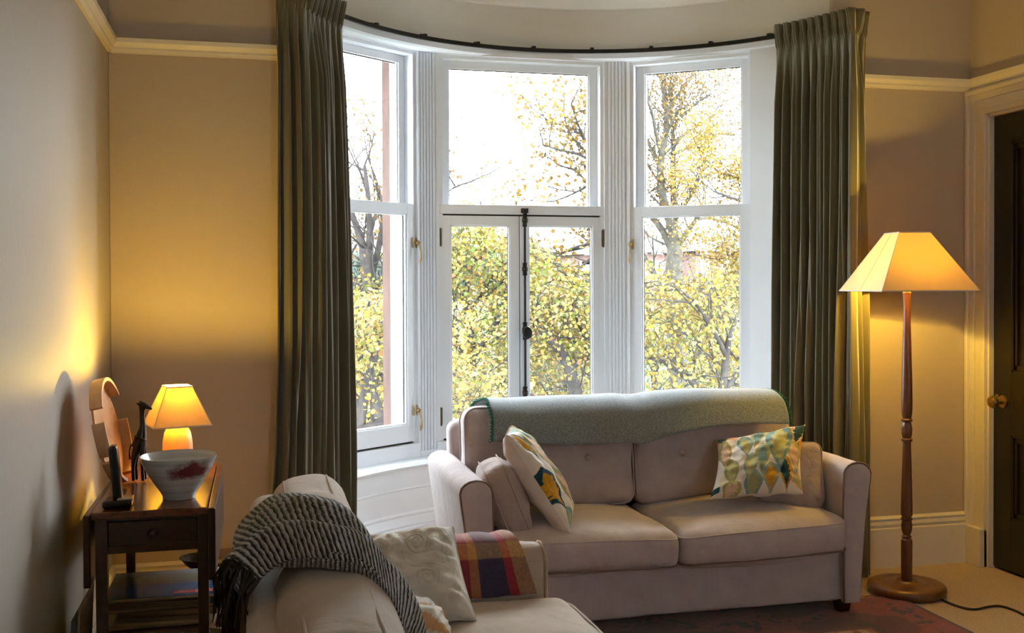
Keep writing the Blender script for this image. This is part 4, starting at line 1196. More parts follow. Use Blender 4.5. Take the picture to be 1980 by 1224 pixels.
# loose papers at the right end of the stack
M['paper'] = mat('white_paper', 'cfc9bf', rough=.8, var=.05)
M['teal'] = mat('teal_ink', '4f9a9c', rough=.6)
for k, (x, y, a, L_) in enumerate(((-.085, 3.235, .12, .17), (-.062, 3.27, -.08, .17))):
    t = thing('paper_sheet', ('white sheet with a teal stripe at the right end of the paper stack', 'plain white sheet sticking out behind the teal-striped sheet')[k], 'paper', (x, y, .4225+.0012*k), a, 'papers on the magazine stack')
    MB().box(-.032, .032, -L_/2, L_/2, 0, .0008).build('sheet', M['paper'], t, world=False)
    if k == 0: MB().box(.008, .013, -L_/2, L_/2, .0008, .001).build('printed_line', M['teal'], t, world=False)
t = thing('envelope', 'cream envelope poking out low beside the front table leg', 'paper', (-.100, 3.05, .15), .3)
MB().add([(-.03, 0, .12), (.035, .0, .125), (.042, .006, .18), (-.02, .006, .19), (-.03, .004, .12), (.035, .004, .125), (.042, .010, .18), (-.02, .010, .19)],
         [(0, 1, 2, 3), (4, 5, 6, 7), (0, 1, 5, 4), (1, 2, 6, 5), (2, 3, 7, 6), (3, 0, 4, 7)]).build('envelope_body', mat('cream_envelope', 'b7a78c', rough=.9), t, world=False)
# dark patterned footed dish behind the stack
t = thing('footed_dish', 'dark patterned footed dish behind the magazines under the table', 'dish', (-.178, 3.49, .3605))
tt = MB().lathe([(.030, 0), (.034, .006), (.016, .016), (.014, .028), (.028, .038), (.045, .052), (.058, .070), (.062, .072), (.056, .072), (.040, .056), (.004, .044)], 32, cap=False)
tt.build('dish_body', mat('dark_patterned_metal', '231b14', rough=.4, var=.5, vscale=60, bump=.6, bscale=50), t, smooth=True, angle=50, world=False)
# box under the dish so that it stands on something real
t = thing('cardboard_box', 'brown cardboard box standing on the floor behind the magazines', 'box', (-.25, 3.50, 0))
MB().box(-.15, .16, -.09, .09, 0, .3600, bev=.002).build('box_body', mat('brown_cardboard', '6b523a', rough=.9), t, world=False)
t = thing('leather_case', 'flat brown leather case lying by the wall behind the tan sofa', 'case', (-.06, 3.95, 0))
mb = MB(); softbox(mb, (.30, .20, .33), .03, Matrix.Translation((0, 0, .165)), n=(6, 4, 6), wob=.01, wscale=8); mb.build('case_body', mat('dark_brown_leather', '3a2618', rough=.5, var=.2, vscale=20), t, smooth=True, world=False)

t = thing('document_folder', 'grey cardboard folder standing between the table and the left wall', 'folder', (-.49, 3.15, 0))
MB().box(-.012, .004, -.14, .14, 0, .40, Matrix.Rotation(.04, 4, 'Y'), bev=.002).build('folder_body', mat('grey_blue_card', '5d646c', rough=.8), t, world=False)
MB().box(.004, .009, -.13, .12, .02, .43, Matrix.Rotation(.04, 4, 'Y')).build('inserted_sheets', M['mag3'], t, world=False)
# wall socket and lamp flex by the left wall
t = thing('wall_socket', 'white wall socket low in the back left corner', 'socket', (-.44, D, .34))
MB().box(-.50, -.40, D-.012, D, .30, .385, bev=.003).build('socket_plate', M['cream_trim'], t)
MB().box(-.475, -.445, D-.045, D-.012, .315, .36, bev=.006).build('plug', M['plastic'], t)
t = thing('lamp_flex', 'thin black flex trailing from the table lamp down behind the table', 'cord', (-.46, 3.9, .3))
MB().tube(smooth_pts([(-.40, 3.55, .704), (-.46, 3.70, .704), (-.475, 3.76, .60), (-.44, 4.0, .45), (-.47, 4.15, .31), (-.46, D-.03, .335)], 3), .003, 6).build('flex', M['cord'], t, smooth=True)

# ------------------------------------------------------------------ floor lamp
FLC = (2.643, 3.865)
fl = thing('floor_lamp', 'tall turned wooden floor lamp with a square cream shade beside the right curtain', 'floor lamp', (*FLC, 0))
MB().lathe([(.140, .0), (.150, .006), (.158, .022), (.156, .036), (.146, .045), (.126, .047), (.118, .044), (.080, .046), (.046, .052), (.040, .058), (.030, .056)], 56, c=FLC).build('base', M['lamp_wood'], fl, smooth=True, angle=50)
pole = [(.0215, .050), (.0225, .055), (.0225, .225), (.016, .232), (.020, .240), (.014, .247), (.020, .262), (.0225, .285), (.019, .305), (.0235, .310), (.0235, .317), (.018, .321),
        (.0235, .330), (.0235, .36), (.020, .50), (.0165, .635), (.0225, .640), (.0225, .648), (.017, .653), (.0215, .670), (.0225, .69), (.018, .715), (.0165, .718), (.023, .723), (.023, .730), (.0175, .735),
        (.0215, .76), (.0225, .80), (.0215, .90), (.0175, 1.05), (.014, 1.18), (.015, 1.235), (.018, 1.26), (.010, 1.265)]
MB().lathe(pole, 36, c=FLC).build('pole', M['lamp_wood'], fl, smooth=True, angle=35)
MB().lathe([(.010, 1.262), (.010, 1.29), (.016, 1.292), (.016, 1.325)], 16, c=FLC).build('bulb_holder', M['brass'], fl, smooth=True, angle=40)
MB().lathe([(.012, 1.324), (.026, 1.345), (.030, 1.365), (.024, 1.388), (.008, 1.398)], 20, c=FLC).build('bulb', M['bulb'], fl, smooth=True)
square_shade(fl, FLC, 1.268, 1.508, .290, .095, 37, seam_face=1, ms='shade_big')
l2 = bulb_light('bulb_glow', (FLC[0], FLC[1], 1.378), 105, LAMP_COL, .03); l2.parent = fl; l2.matrix_parent_inverse = Matrix.Translation((-FLC[0], -FLC[1], 0))
def fl_at(x, y):
    d = _f*FP+R2*(x-990)+U2*(PCY-y); return CAM+d*((.006-1.3)/d.z)
t = thing('power_flex', 'black power flex of the floor lamp snaking over the carpet', 'cord', (2.9, 3.6, 0))
MB().tube(smooth_pts([(2.70, 3.76, .006)]+[fl_at(x, y) for x, y in ((1815, 1157), (1850, 1172), (1885, 1180), (1912, 1172), (1940, 1171), (1985, 1190), (2040, 1230))], 3), .0045, 8).build('cord', M['cord'], t, smooth=True)

# ------------------------------------------------------------------ rug
def rug_col(u, v):
    x, y = u*2.6, v*2.4           # metres from the left edge / from the near edge
    dr_, db = 2.6-x, 2.4-y
    n1 = nz((x, y, 0), 3, 2); n2 = nz((x, y, 0), 9, 5); n3 = nz((x, y, 0), 30, 8)
    red = s2l('6b2a1a'); dk = s2l('1d0d0b'); rust = s2l('7d3a20'); crm = s2l('8a7050')
    d = min(dr_, db)
    if dr_ < .012: return dk
    if d > .345:
        if d < .375: return crm if n3 > -.1 else rust
        if d < .42: return s2l('8a8672') if n2+n3 > .1 else dk
        if d < .60: return rust if n2 > 0 else dk
        if d < .63: return crm
        return red if n2 > -.1 else dk
    c = red if n1+.6*n2 > -.05 else tuple(a*.45 for a in red)
    if n2+.8*n3 > .42: c = dk
    return c
M['rug'] = mat('worn_red_rug', '8e3a22', rough=1, spec=.1, var=.15, vscale=70, bump=.6, bscale=200, sheen=.3, attr='pattern')
rg = thing('rug', 'worn rust red patterned rug with frayed edge in front of the window sofa', 'rug', (1.3, 2.6, 0))
def rug_fn(u, v):
    x = -.035+2.6*u; y = 1.42+2.4*v
    if v > .97: y += .012*nz((x*7, 0, 1), 1)
    return (x, y, .0085+.0012*nz((x*3, y*3, 0), 1))
grid_mesh('rug_pile', 300, 280, rug_fn, M['rug'], rg, rug_col, thick=.006)
mb = MB()
for k in range(520):
    u = random.random(); x = -.035+2.6*u; y = 1.42+2.4+.012*nz((x*7, 0, 1), 1)
    a = Vector((x, y-.004, .008)); L_ = random.uniform(.008, .03)
    mb.tube([a, a+Vector((random.uniform(-.01, .01), L_*.6, .006)), a+Vector((random.uniform(-.016, .016), L_, random.uniform(-.003, .010)))], [.0012, .001, .0006], 4)
fr = mb.build('frayed_fringe', mat('rust_yarn', '6d2c1c', rough=1), rg); fr['kind'] = 'stuff'

# ------------------------------------------------------------------ outside: ground, trees, houses
GZ = -5.0
def terrain(x, y):
    h = GZ+max(0, y-30)*.085+.6*nz((x, y, 0), .03)
    if y > 95: h += (y-95)*.03
    return h
def gm(u, v):
    x = -90+260*u; y = 6.2+170*v*v; return (x, y, terrain(x, y))
g = grid_mesh('ground_outside', 60, 60, gm, mat('garden_ground', '3c4030', rough=1, var=.4, vscale=.6), None); g['kind'] = 'structure'

def bark_mat(name, c): return mat(name, c, rough=.95, spec=.1, var=.25, vscale=12, bump=.5, bscale=30)
M['bark'] = bark_mat('grey_green_bark', '3d3a34'); M['bark_dark'] = bark_mat('dark_twig_bark', '2e2a28')
def leaf_mat(name):
    N = NT(name); b = N.b; b.inputs['Roughness'].default_value = .6; b.inputs['Specular IOR Level'].default_value = .25
    a = N.n('ShaderNodeAttribute', attribute_name='pattern'); N.l(a.outputs['Color'], b.inputs['Base Color'])
    t_ = N.n('ShaderNodeBsdfTranslucent'); N.l(a.outputs['Color'], t_.inputs[0])
    ms = N.n('ShaderNodeMixShader'); ms.inputs[0].default_value = .35; N.l(b.outputs[0], ms.inputs[1]); N.l(t_.outputs[0], ms.inputs[2]); N.l(ms.outputs[0], N.out.inputs[0])
    return N.m
M['leaf'] = leaf_mat('autumn_leaf')
def leaves_mesh(pts, size, palette, weights, parent, name='foliage', seed=0, darken=1.0):
    r = np.random.default_rng(seed); P_ = np.array(pts, dtype=np.float64); n = len(P_)
    if n == 0: return
    nrm = r.normal(size=(n, 3)); nrm[:, 2] = np.abs(nrm[:, 2])*.9+.15; nrm[:, 1] -= .35; nrm /= np.linalg.norm(nrm, axis=1)[:, None]; size = size*.47
    t1 = np.cross(nrm, r.normal(size=(n, 3))); t1 /= np.linalg.norm(t1, axis=1)[:, None]; t2 = np.cross(nrm, t1)
    s = size*r.uniform(.6, 1.3, size=n)[:, None]
    sh = [(-1, 0), (-.45, .62), (.45, .55), (1.1, 0), (.45, -.55), (-.45, -.62)]
    vs = np.stack([P_+t1*s*a*.55+t2*s*b*.8+nrm*s*(.18*abs(b)) for a, b in sh], axis=1).reshape(-1, 3)
    me = bpy.data.meshes.new(name)
    me.vertices.add(n*6); me.vertices.foreach_set('co', vs.ravel().astype(np.float32))
    me.loops.add(n*6); me.loops.foreach_set('vertex_index', np.arange(n*6, dtype=np.int32))
    me.polygons.add(n); me.polygons.foreach_set('loop_start', np.arange(0, n*6, 6, dtype=np.int32)); me.polygons.foreach_set('loop_total', np.full(n, 6, dtype=np.int32))
    me.update(calc_edges=True)
    pal_ = np.array([s2l(c) for c in palette]); ci = r.choice(len(palette), size=n, p=np.array(weights)/sum(weights))
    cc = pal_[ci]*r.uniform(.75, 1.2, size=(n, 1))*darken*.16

    ca = me.color_attributes.new('pattern', 'FLOAT_COLOR', 'POINT'); arr = np.ones((n*6, 4), dtype=np.float32); arr[:, :3] = np.repeat(cc, 6, axis=0)
    ca.data.foreach_set('color', arr.ravel())
    return link_mesh(name, me, M['leaf'], parent)

def px_of(x, y): return 990+FP*math.tan(math.atan2(x, y)-YAW)
def lerp_list(t_, lst):
    if t_ <= lst[0][0]: return lst[0][1]
    for (a, b), (c, d) in zip(lst, lst[1:]):
        if t_ <= c: return b+(d-b)*(t_-a)/(c-a)
    return lst[-1][1]
SKYL = [(600, 560), (740, 575), (850, 470), (905, 438), (945, 445), (975, 480), (1000, 510), (1040, 520), (1100, 555), (1200, 560), (1240, 510), (1300, 500), (1360, 480), (1400, 440), (1460, 425)]
def crown_top(x, y, top=0, seed=0):
    "height of the tree tops: the garden trees thin out towards the gap with the far houses"
    t_ = max(top, lerp_list(px_of(x, y), SKYL))
    return 1.3+(576-t_+26*nz((x*1.1, y, seed), 1))/FP*(y*1.02)+.02*y*nz((x*5, y*3, seed), 1)
class Tree:
    zlim = None
    def __init__(s, seed): s.r = random.Random(seed); s.mb = MB(); s.tips = []
    def limb(s, pts, r0, r1, seg=7):
        n = len(pts); s.mb.tube(pts, [r0+(r1-r0)*i/(n-1) for i in range(n)], seg, cap=False)
    def grow(s, p, d, L, r, depth, gen_leaf=1.0, up=.15, spread=.6, kids=3):
        R = s.r; p = Vector(p); d = Vector(d).normalized(); pts = [p.copy()]; n = 5
        for i in range(n):
            d = (d+Vector((R.uniform(-1, 1), R.uniform(-1, 1), R.uniform(-1, 1)))*.16+Vector((0, 0, up*.3))).normalized()
            p = p+d*L/n
            if s.zlim and p.z > s.zlim(p) and d.z > 0: d.z *= -.3; p.z = s.zlim(p)-.02
            pts.append(p.copy())
            if depth <= 1: s.tips.append((p.copy(), d.copy()))
        s.limb(pts, r, r*.5, 5 if depth < 2 else 7)
        if depth <= 0: s.tips.append((p, d)); return
        for k in range(kids):
            i = R.choice(range(2, n+1)); ax = Vector((R.uniform(-1, 1), R.uniform(-1, 1), R.uniform(-.6, .8))).normalized()
            dd = (d+ax*spread*1.2).normalized()
            s.grow(pts[i], dd, L*R.uniform(.5, .78), r*.5, depth-1, gen_leaf, up, spread, kids)
    def leaf_pts(s, per, rad, keep=None):
        out = []
        for p, d in s.tips:
            for _ in range(per if isinstance(per, int) else (int(per)+(s.r.random() < per % 1))):
                q = p+Vector((s.r.gauss(0, rad), s.r.gauss(0, rad), s.r.gauss(0, rad)))
                if keep is None or keep(q): out.append(tuple(q))
        return out
YEL = ['e3b93a', 'e8cb62', 'd6a22f', 'c9b94a', 'd9853a', 'b8bf4f']

# main tall tree seen through the right window
def px(lst, Y, dY=0.0):
    n = len(lst); return [at(x, y, Y+dY*i/max(1, n-1)) for i, (x, y) in enumerate(lst)]
def make_main_tree():
    t = thing('tree', 'tall half-bare autumn tree with a straight grey trunk outside the right window', 'tree', tuple(at(1312, 1000, 15).xy)+(terrain(0, 15),))
    T = Tree(5)
    Y = 15.0
    base = at(1312, 1000, Y); base = Vector((base.x, base.y, terrain(base.x, base.y)))
    T.limb(smooth_pts([base]+px([(1316, 760), (1306, 640), (1302, 560), (1303, 500), (1306, 470)], Y), 2), .17, .105, 10)
    L = [([(1306, 480), (1300, 440), (1285, 400), (1276, 350), (1278, 300), (1290, 250), (1288, 190), (1278, 140)], 0, .085, .03),
         ([(1306, 470), (1302, 420), (1303, 380), (1300, 330), (1303, 280), (1298, 220), (1296, 170)], .6, .07, .02),
         ([(1303, 490), (1284, 450), (1262, 420), (1236, 398), (1215, 380)], .8, .07, .03),
         ([(1308, 480), (1325, 455), (1345, 425), (1362, 405)], -.5, .06, .02),
         ([(1303, 430), (1322, 400), (1338, 372), (1352, 345), (1362, 320)], -.8, .04, .015),
         ([(1284, 330), (1266, 300), (1250, 270), (1240, 230)], .6, .04, .012),
         ([(1278, 300), (1268, 260), (1262, 220), (1250, 190)], -.5, .035, .012),
         ([(1303, 280), (1320, 262), (1345, 245), (1370, 230), (1395, 215)], .5, .035, .010),
         ([(1300, 250), (1316, 226), (1340, 205), (1360, 190)], -.5, .035, .010),
         ([(1303, 300), (1330, 285), (1365, 262), (1400, 258), (1420, 262)], .7, .03, .008),
         ([(1290, 230), (1302, 200), (1318, 170), (1336, 150)], .3, .03, .010),
         ([(1352, 345), (1390, 330), (1430, 345), (1470, 370)], .5, .022, .010),
         ([(1345, 425), (1370, 420), (1410, 432), (1450, 455)], .5, .03, .010),
         ([(1300, 600), (1286, 570), (1270, 540), (1258, 512), (1234, 490)], 1, .06, .03),
         ([(1308, 655), (1322, 620), (1334, 600)], -1, .03, .010),
         ([(1300, 700), (1270, 690), (1245, 670), (1232, 655)], -1, .035, .012),
         ([(1318, 735), (1340, 700), (1375, 640), (1405, 590), (1440, 560)], -1.5, .06, .02)]
    for pts, dY, r0, r1 in L:
        P = smooth_pts(px(pts, Y, dY), 2); T.limb(P, r0, r1, 7)
        n = len(P)
        for k in range(3, n, 2):
            d = (P[k]-P[k-1]).normalized()
            hi = P[k].z > 2.4
            for _ in range(2 if hi else 1):
                ax = Vector((T.r.uniform(-1, 1), T.r.uniform(-1, 1), T.r.uniform(-.2, .9)))
                T.grow(P[k], d*.7+ax, T.r.uniform(.35, .75), r1*.55+.002, 2, spread=.8, kids=2)
    T.mb.build('branches', M['bark'], t, smooth=True)
    def keep(q):
        # thin towards the left and centre, fuller on the top right
        return T.r.random() < .55+.45*max(0, min(1, nz(tuple(q), .9, 3)*2+.3))
    leaves_mesh(T.leaf_pts(2.3, .07, keep), .062, ['d9a03a', 'c78a2e', 'e3b552', 'b8862f', 'd8c070'], [3, 2, 3, 1, 1], t, seed=3)
make_main_tree()

def px_tree(label, group, Y, limbs, seed, pal_, wts, per, rad, size, twig=(.5, 1.1), tr=.018, bark='bark_dark', depth=2, kids=3, step=2, top=None):
    a = px(limbs[0][0][:1], Y)[0]
    t = thing('tree', label, 'tree', (a.x, a.y, terrain(a.x, a.y)), 0, group)
    T = Tree(seed)
    if top: T.zlim = lambda p: crown_top(p.x, p.y, top, seed)
    for i, (pts, dY, r0, r1) in enumerate(limbs):
        P = px(pts, Y, dY)
        if i == 0: P = [Vector((P[0].x, P[0].y, terrain(P[0].x, P[0].y)))]+P
        P = smooth_pts(P, 2); T.limb(P, r0, r1, 7)
        for k in range(3 if i else 8, len(P), step):
            d = (P[k]-P[k-1]).normalized(); ax = Vector((T.r.uniform(-1, 1), T.r.uniform(-1, 1), T.r.uniform(-.5, .8)))
            T.grow(P[k], d*.6+ax, T.r.uniform(*twig), tr, depth, spread=.8, kids=kids)
    T.mb.build('branches', M[bark], t, smooth=True)
    if per: leaves_mesh(T.leaf_pts(per*1.35, rad, (lambda q: q.z < T.zlim(q)+.05) if T.zlim else None), size, pal_, wts, t, seed=seed)
    return t
G1 = 'autumn trees outside the bay window'
# nearly bare tree through the left window
px_tree('nearly bare autumn tree outside the left window with a few orange leaves', G1, 13, [
    ([(735, 760), (722, 640), (716, 560), (706, 480)], 0, .13, .08), ([(706, 490), (690, 440), (672, 390), (660, 330)], .4, .06, .02),
    ([(712, 520), (716, 450), (712, 380), (705, 320)], -.4, .06, .018), ([(716, 540), (735, 470), (742, 400), (720, 330)], .5, .05, .018),
    ([(722, 600), (700, 560), (670, 530), (650, 510)], .5, .05, .02), ([(718, 560), (740, 540), (760, 500), (790, 450)], -.4, .05, .02),
    ([(716, 450), (730, 400), (755, 350), (790, 320)], .3, .03, .01), ([(790, 450), (820, 410), (850, 385), (880, 360)], .3, .03, .006)], 21,
    ['d9a26a', 'e0b45c', 'c98a50'], [2, 2, 1], .22, .06, .09, twig=(.45, .85), tr=.013, depth=2, kids=3)
# leafy trees filling the lower half of each window
px_tree('yellow leafy tree close outside the left window', G1, 9.5, [
    ([(690, 900), (700, 780), (720, 700), (740, 640)], 0, .06, .03), ([(700, 790), (670, 740), (650, 700)], .4, .04, .015),
    ([(705, 760), (740, 730), (780, 700)], .4, .04, .015), ([(690, 850), (640, 820), (600, 800)], .4, .04, .012), ([(700, 830), (760, 800), (800, 800)], -.3, .04, .012), ([(735, 660), (700, 620), (680, 590)], .4, .03, .012)], 22,
    ['ecd06a', 'e8c24a', 'f0dc8e', 'b9bd55', 'd89a4a'], [4, 3, 3, 2, 1], 3, .11, .075, twig=(.45, .9), tr=.012, top=600)
px_tree('green and yellow leafy tree outside the left half of the centre window', G1, 12, [
    ([(900, 900), (905, 800), (915, 700), (905, 600)], 0, .07, .04), ([(910, 720), (880, 660), (865, 600), (870, 530)], .5, .05, .015), ([(912, 690), (950, 640), (975, 600), (990, 560)], -.5, .05, .015),
    ([(905, 620), (900, 560), (915, 500), (930, 450)], .5, .05, .012), ([(905, 790), (870, 760), (840, 740)], .5, .04, .012), ([(908, 780), (960, 740), (1000, 690)], .5, .04, .012), ([(905, 600), (940, 560), (960, 520)], -.3, .03, .010)], 23,
    ['c4c650', 'e2c24a', 'e6cf6e', 'a5b848', 'e0984c', 'dcb840'], [3, 4, 3, 3, 1, 3], 3, .15, .085, twig=(.6, 1.1), tr=.012, top=430)
px_tree('yellow tree with a stout leaning limb outside the right half of the centre window', G1, 11, [
    ([(1120, 900), (1118, 790), (1105, 720), (1080, 670), (1050, 640), (1028, 618)], 0, .10, .04), ([(1100, 712), (1140, 690), (1170, 660), (1190, 640)], .4, .04, .012),
    ([(1118, 790), (1080, 770), (1040, 770)], .4, .04, .012), ([(1170, 700), (1130, 650), (1110, 600), (1125, 560)], .4, .04, .012), ([(1118, 800), (1160, 770), (1190, 750)], .4, .04, .012), ([(1060, 650), (1080, 610), (1060, 580)], .5, .02, .008)], 24,
    ['ecd068', 'e6c040', 'f0dc8a', 'b4c052', 'e0a070'], [4, 3, 3, 2, 1], 1.4, .13, .075, twig=(.5, .9), tr=.011, top=585)
px_tree('dense yellow tree low outside the right window', G1, 10.5, [
    ([(1400, 900), (1395, 800), (1400, 720), (1410, 650)], 0, .07, .03), ([(1395, 790), (1340, 740), (1290, 700), (1240, 690)], .5, .05, .015), ([(1398, 760), (1440, 700), (1480, 650)], .3, .04, .015),
    ([(1405, 690), (1370, 620), (1340, 580)], -.4, .03, .012), ([(1408, 660), (1430, 600), (1450, 540)], .4, .03, .012), ([(1395, 820), (1330, 800), (1270, 780), (1230, 770)], .4, .04, .015), ([(1395, 800), (1450, 780), (1500, 750)], .4, .04, .012)], 25,
    ['f0d872', 'ecc94e', 'e2bb3e', 'b9c458', 'e6d27c'], [4, 4, 3, 2, 2], 1.5, .13, .080, twig=(.5, 1.0), tr=.011, top=560)
px_tree('golden branches hanging into the top right of the right window', G1, 12, [
    ([(1560, 900), (1550, 700), (1540, 520), (1520, 420)], 0, .10, .05), ([(1520, 430), (1480, 380), (1430, 345), (1390, 335)], .3, .04, .012), ([(1520, 430), (1470, 400), (1420, 385), (1380, 370)], -.3, .03, .012),
    ([(1530, 470), (1480, 470), (1440, 480), (1400, 500)], .3, .03, .012), ([(1540, 540), (1490, 560), (1440, 560)], .3, .03, .010)], 26,
    ['e3b53a', 'd9a028', 'ecc75a', 'b9b050'], [4, 3, 3, 2], 4, .10, .060, twig=(.35, .65), tr=.009)
px_tree('thin-leaved branches outside the upper right of the centre window', G1, 14, [
    ([(1195, 900), (1190, 700), (1185, 500), (1180, 380)], 0, .10, .07), ([(1180, 400), (1160, 330), (1130, 290), (1100, 260), (1090, 220)], .3, .035, .008), ([(1175, 340), (1130, 300), (1080, 290), (1050, 280)], -.3, .03, .008),
    ([(1185, 360), (1150, 350), (1110, 375), (1070, 390)], .4, .03, .007), ([(1180, 330), (1160, 270), (1150, 230), (1140, 200)], .3, .03, .008), ([(1188, 480), (1150, 470), (1100, 480), (1060, 510)], .3, .03, .008), ([(1188, 470), (1140, 500), (1100, 540), (1050, 580)], .3, .03, .008), ([(1178, 360), (1150, 300), (1120, 250), (1105, 200)], -.4, .03, .010), ([(1170, 320), (1135, 270), (1095, 240), (1060, 240)], .5, .03, .010), ([(1182, 400), (1150, 380), (1120, 330), (1080, 320)], .5, .03, .010)], 27,
    ['d6a53a', 'c9912f', 'e0bc5c', 'a8a04a'], [4, 3, 3, 1], .55, .08, .105, twig=(.3, .6), tr=.011, kids=3, step=3)

# mid-distance bushy trees
def bush(label, x, y, h, wdt, pal_, wts, n, seed, size=.13, cat='tree'):
    z0 = terrain(x, y); t = thing('bushy_tree', label, cat, (x, y, z0), 0, 'bushy trees below the window')
    r = np.random.default_rng(seed); T = Tree(seed)
    T.limb([Vector((x, y, z0)), Vector((x+.1, y, z0+h*.5)), Vector((x, y, z0+h*.9))], .12, .03, 7)
    for k in range(14):
        T.grow(Vector((x, y, z0+h*r.uniform(.25, .8))), (r.normal(), r.normal(), .6), wdt*.55, .03, 1, spread=.7, kids=3)
    T.mb.build('branches', M['bark_dark'], t, smooth=True)
    n = int(n*1.35)
    cl = r.normal(size=(22, 3)); cl /= np.linalg.norm(cl, axis=1)[:, None]; cl = cl*r.uniform(.35, .85, size=(22, 1))*np.array([wdt, wdt, h*.5])
    ci = r.integers(0, 22, size=n); p = cl[ci]+r.normal(size=(n, 3))*np.array([wdt, wdt, h*.5])*.20
    p += np.array([x, y, z0+h*.55])
    p = np.array([q for q in p if z0 < q[2] < min(z0+h, crown_top(q[0], q[1], 0, seed))])
    leaves_mesh(p, size, pal_, wts, t, seed=seed)
green = ['8fa858', 'a8b860', 'c4c060', '7f9c60', 'd0b858']; gw = [3, 3, 2, 2, 1]
gold = ['e2c658', 'd6b048', 'b8b850', 'e8d888', 'd09858']; ow = [3, 3, 2, 2, 1]
pink = ['c9a58a', 'b99f78', 'a8a870', 'd6b48c']; pw = [2, 2, 2, 1]
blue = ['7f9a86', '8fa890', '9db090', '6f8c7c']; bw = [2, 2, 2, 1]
def bx_at(pxx, Y): return at(pxx, 600, Y).x
for i, (pxx, Y, top, wd, pal_, ws, n, lab) in enumerate((
        (650, 20, 590, 2.6, gold, ow, 4200, 'golden bushy tree behind the left curtain edge'),
        (740, 24, 560, 3.0, green, gw, 4200, 'green bushy tree seen low through the left window'),
        (870, 20, 560, 2.6, gold, ow, 4600, 'golden bushy tree at the left of the centre window'),
        (960, 24, 520, 2.8, green, gw, 4600, 'green bushy tree behind the left casement'),
        (1060, 22, 640, 2.6, pink, pw, 4200, 'brownish bushy tree behind the right casement'),
        (1140, 28, 560, 3.2, green, gw, 4200, 'grey-green bushy tree at the right of the centre window'),
        (1050, 40, 535, 3.4, gold, ow, 3600, 'distant yellow bushy tree below the grey roofs'),
        (1260, 20, 600, 2.6, green, gw, 4600, 'green bushy tree at the left of the right window'),
        (1370, 24, 500, 3.2, green, gw, 5200, 'green bushy tree behind the tall trunk'),
        (1440, 18, 480, 2.2, gold, ow, 4600, 'golden bushy tree at the right of the right window'),
        (1500, 24, 470, 3.0, green, gw, 3800, 'green bushy tree half hidden by the right curtain'))):
    x = bx_at(pxx, Y); zt = at(pxx, top, Y).z; z0 = terrain(x, Y); bush(lab, x, Y, (zt-z0)/1.0, wd*.6, pal_, ws, n, 100+i, size=.085*Y/16)
# low shrubs: fills below
for i, (pxx, Y) in enumerate(((700, 14), (860, 15), (980, 16), (1090, 15), (1235, 17), (1350, 17.5), (1460, 16))):
    x = bx_at(pxx, Y); zt = at(pxx, 740, Y).z; z0 = terrain(x, Y)
    bush(('low golden shrub', 'low green shrub')[i % 2]+' in the garden below, '+('by the left window', 'below the centre window left side', 'below the centre of the bay', 'below the right casement', 'left of the tall trunk', 'at the foot of the tall trunk', 'by the right curtain')[i], x, Y, zt-z0, 1.5, (gold, green)[i % 2], ow, 3000, 200+i, size=.075)
# distant wooded ridge: separate round trees on the hill
hcount = {}
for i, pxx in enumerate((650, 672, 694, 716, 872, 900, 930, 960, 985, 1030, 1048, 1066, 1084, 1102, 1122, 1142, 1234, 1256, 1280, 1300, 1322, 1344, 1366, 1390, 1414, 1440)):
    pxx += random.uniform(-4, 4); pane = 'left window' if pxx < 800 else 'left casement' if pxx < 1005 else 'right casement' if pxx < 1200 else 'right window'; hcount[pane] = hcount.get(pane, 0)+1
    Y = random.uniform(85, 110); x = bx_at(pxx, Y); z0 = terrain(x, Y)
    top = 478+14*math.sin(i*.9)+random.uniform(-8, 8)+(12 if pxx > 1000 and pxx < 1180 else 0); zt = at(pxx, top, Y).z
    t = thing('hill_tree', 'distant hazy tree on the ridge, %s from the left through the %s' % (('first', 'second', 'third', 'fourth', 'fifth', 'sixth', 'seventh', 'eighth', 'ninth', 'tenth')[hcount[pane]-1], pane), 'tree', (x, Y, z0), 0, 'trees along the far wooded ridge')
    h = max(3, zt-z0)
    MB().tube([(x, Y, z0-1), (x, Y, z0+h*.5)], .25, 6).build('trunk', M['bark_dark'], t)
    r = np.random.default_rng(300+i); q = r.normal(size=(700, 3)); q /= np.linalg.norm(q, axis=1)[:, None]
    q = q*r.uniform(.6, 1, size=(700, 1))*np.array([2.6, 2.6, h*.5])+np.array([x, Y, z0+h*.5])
    leaves_mesh(q, .75, blue if i % 3 else green, bw if i % 3 else gw, t, seed=300+i)
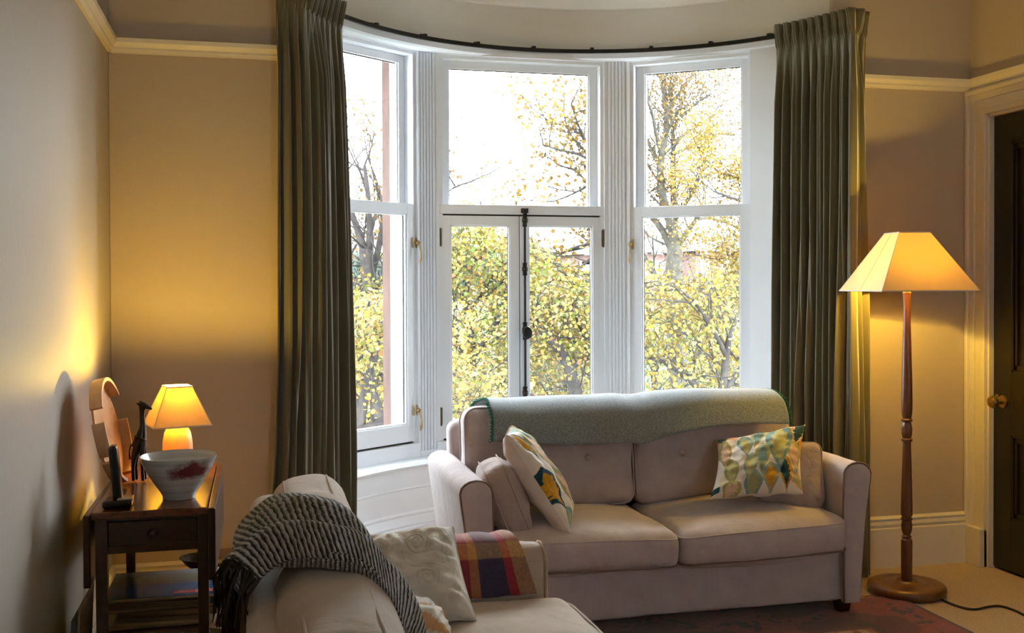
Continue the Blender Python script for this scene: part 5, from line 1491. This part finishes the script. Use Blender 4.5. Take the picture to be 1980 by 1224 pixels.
# houses on the hill
M['brick'] = mat('red_brown_brick', '5f4a44', rough=.95, var=.15, vscale=3); M['slate'] = mat('grey_slate', '4d5053', rough=.9, var=.1, vscale=2)
M['fence'] = mat('orange_timber_fence', '6e5438', rough=.9, var=.2, vscale=2); M['hwin'] = mat('pale_house_window', '74777a', rough=.2)
def house(label, x0p, x1p, Y, zeave, zridge, zbase, depth=7):
    a, b = bx_at(x0p, Y), bx_at(x1p, Y)
    ze, zr, zb = at(x0p, zeave, Y).z, at(x0p, zridge, Y).z, at(x0p, zbase, Y).z
    t = thing('house', label, 'house', ((a+b)/2, Y, zb), 0, 'houses on the hill')
    MB().box(a, b, Y, Y+depth, zb-4, ze).build('walls', M['brick'], t)
    mb = MB(); e = .5
    mb.add([(a-e, Y-e, ze), (b+e, Y-e, ze), (b+e, Y+depth+e, ze), (a-e, Y+depth+e, ze), (a+1.5, Y+depth/2, zr), (b-1.5, Y+depth/2, zr)], [(0, 1, 5, 4), (1, 2, 5), (2, 3, 4, 5), (3, 0, 4), (0, 1, 2, 3)]); mb.build('roof', M['slate'], t)
    n = max(2, int((b-a)/2.6))
    for k in range(n):
        cx_ = a+(b-a)*(k+.5)/n; MB().box(cx_-.45, cx_+.45, Y-.08, Y+.02, ze-1.7, ze-.6).box(cx_-.45, cx_+.45, Y-.08, Y+.02, zb+.5, zb+1.6).build('window', M['hwin'], t)
    MB().box(a+1.6, a+2.4, Y+depth/2-.4, Y+depth/2+.4, zr-.4, zr+1.0).build('chimney', M['brick'], t)
house('brick house with grey roof seen through the right casement', 1040, 1120, 70, 488, 468, 512)
house('brick house with grey roof half hidden beside the centre window frame', 1126, 1195, 60, 492, 474, 510)
house('brick house with grey roof seen left of the tall trunk', 1225, 1285, 72, 488, 468, 505)
house('brick house with grey roof seen right of the tall trunk', 1345, 1420, 74, 486, 464, 505)
t = thing('shed', 'low pale flat-roofed shed below the brick houses', 'shed', (bx_at(1110, 50), 50, 0))
a, b = bx_at(1062, 50), bx_at(1170, 50); zz = at(1100, 524, 50).z
MB().box(a, b, 50, 54, zz-3, zz).build('walls', M['slate'], t); MB().box(a-.2, b+.2, 49.8, 54.2, zz, zz+.12).build('roof', M['hwin'], t)
t = thing('timber_fence', 'orange timber fence behind the pale shed', 'fence', (bx_at(1140, 60), 60, 0))
a, b = bx_at(1125, 60), bx_at(1190, 60); zz = at(1100, 506, 60).z
MB().box(a, b, 60, 60.1, zz-1.8, zz).build('boards', M['fence'], t)
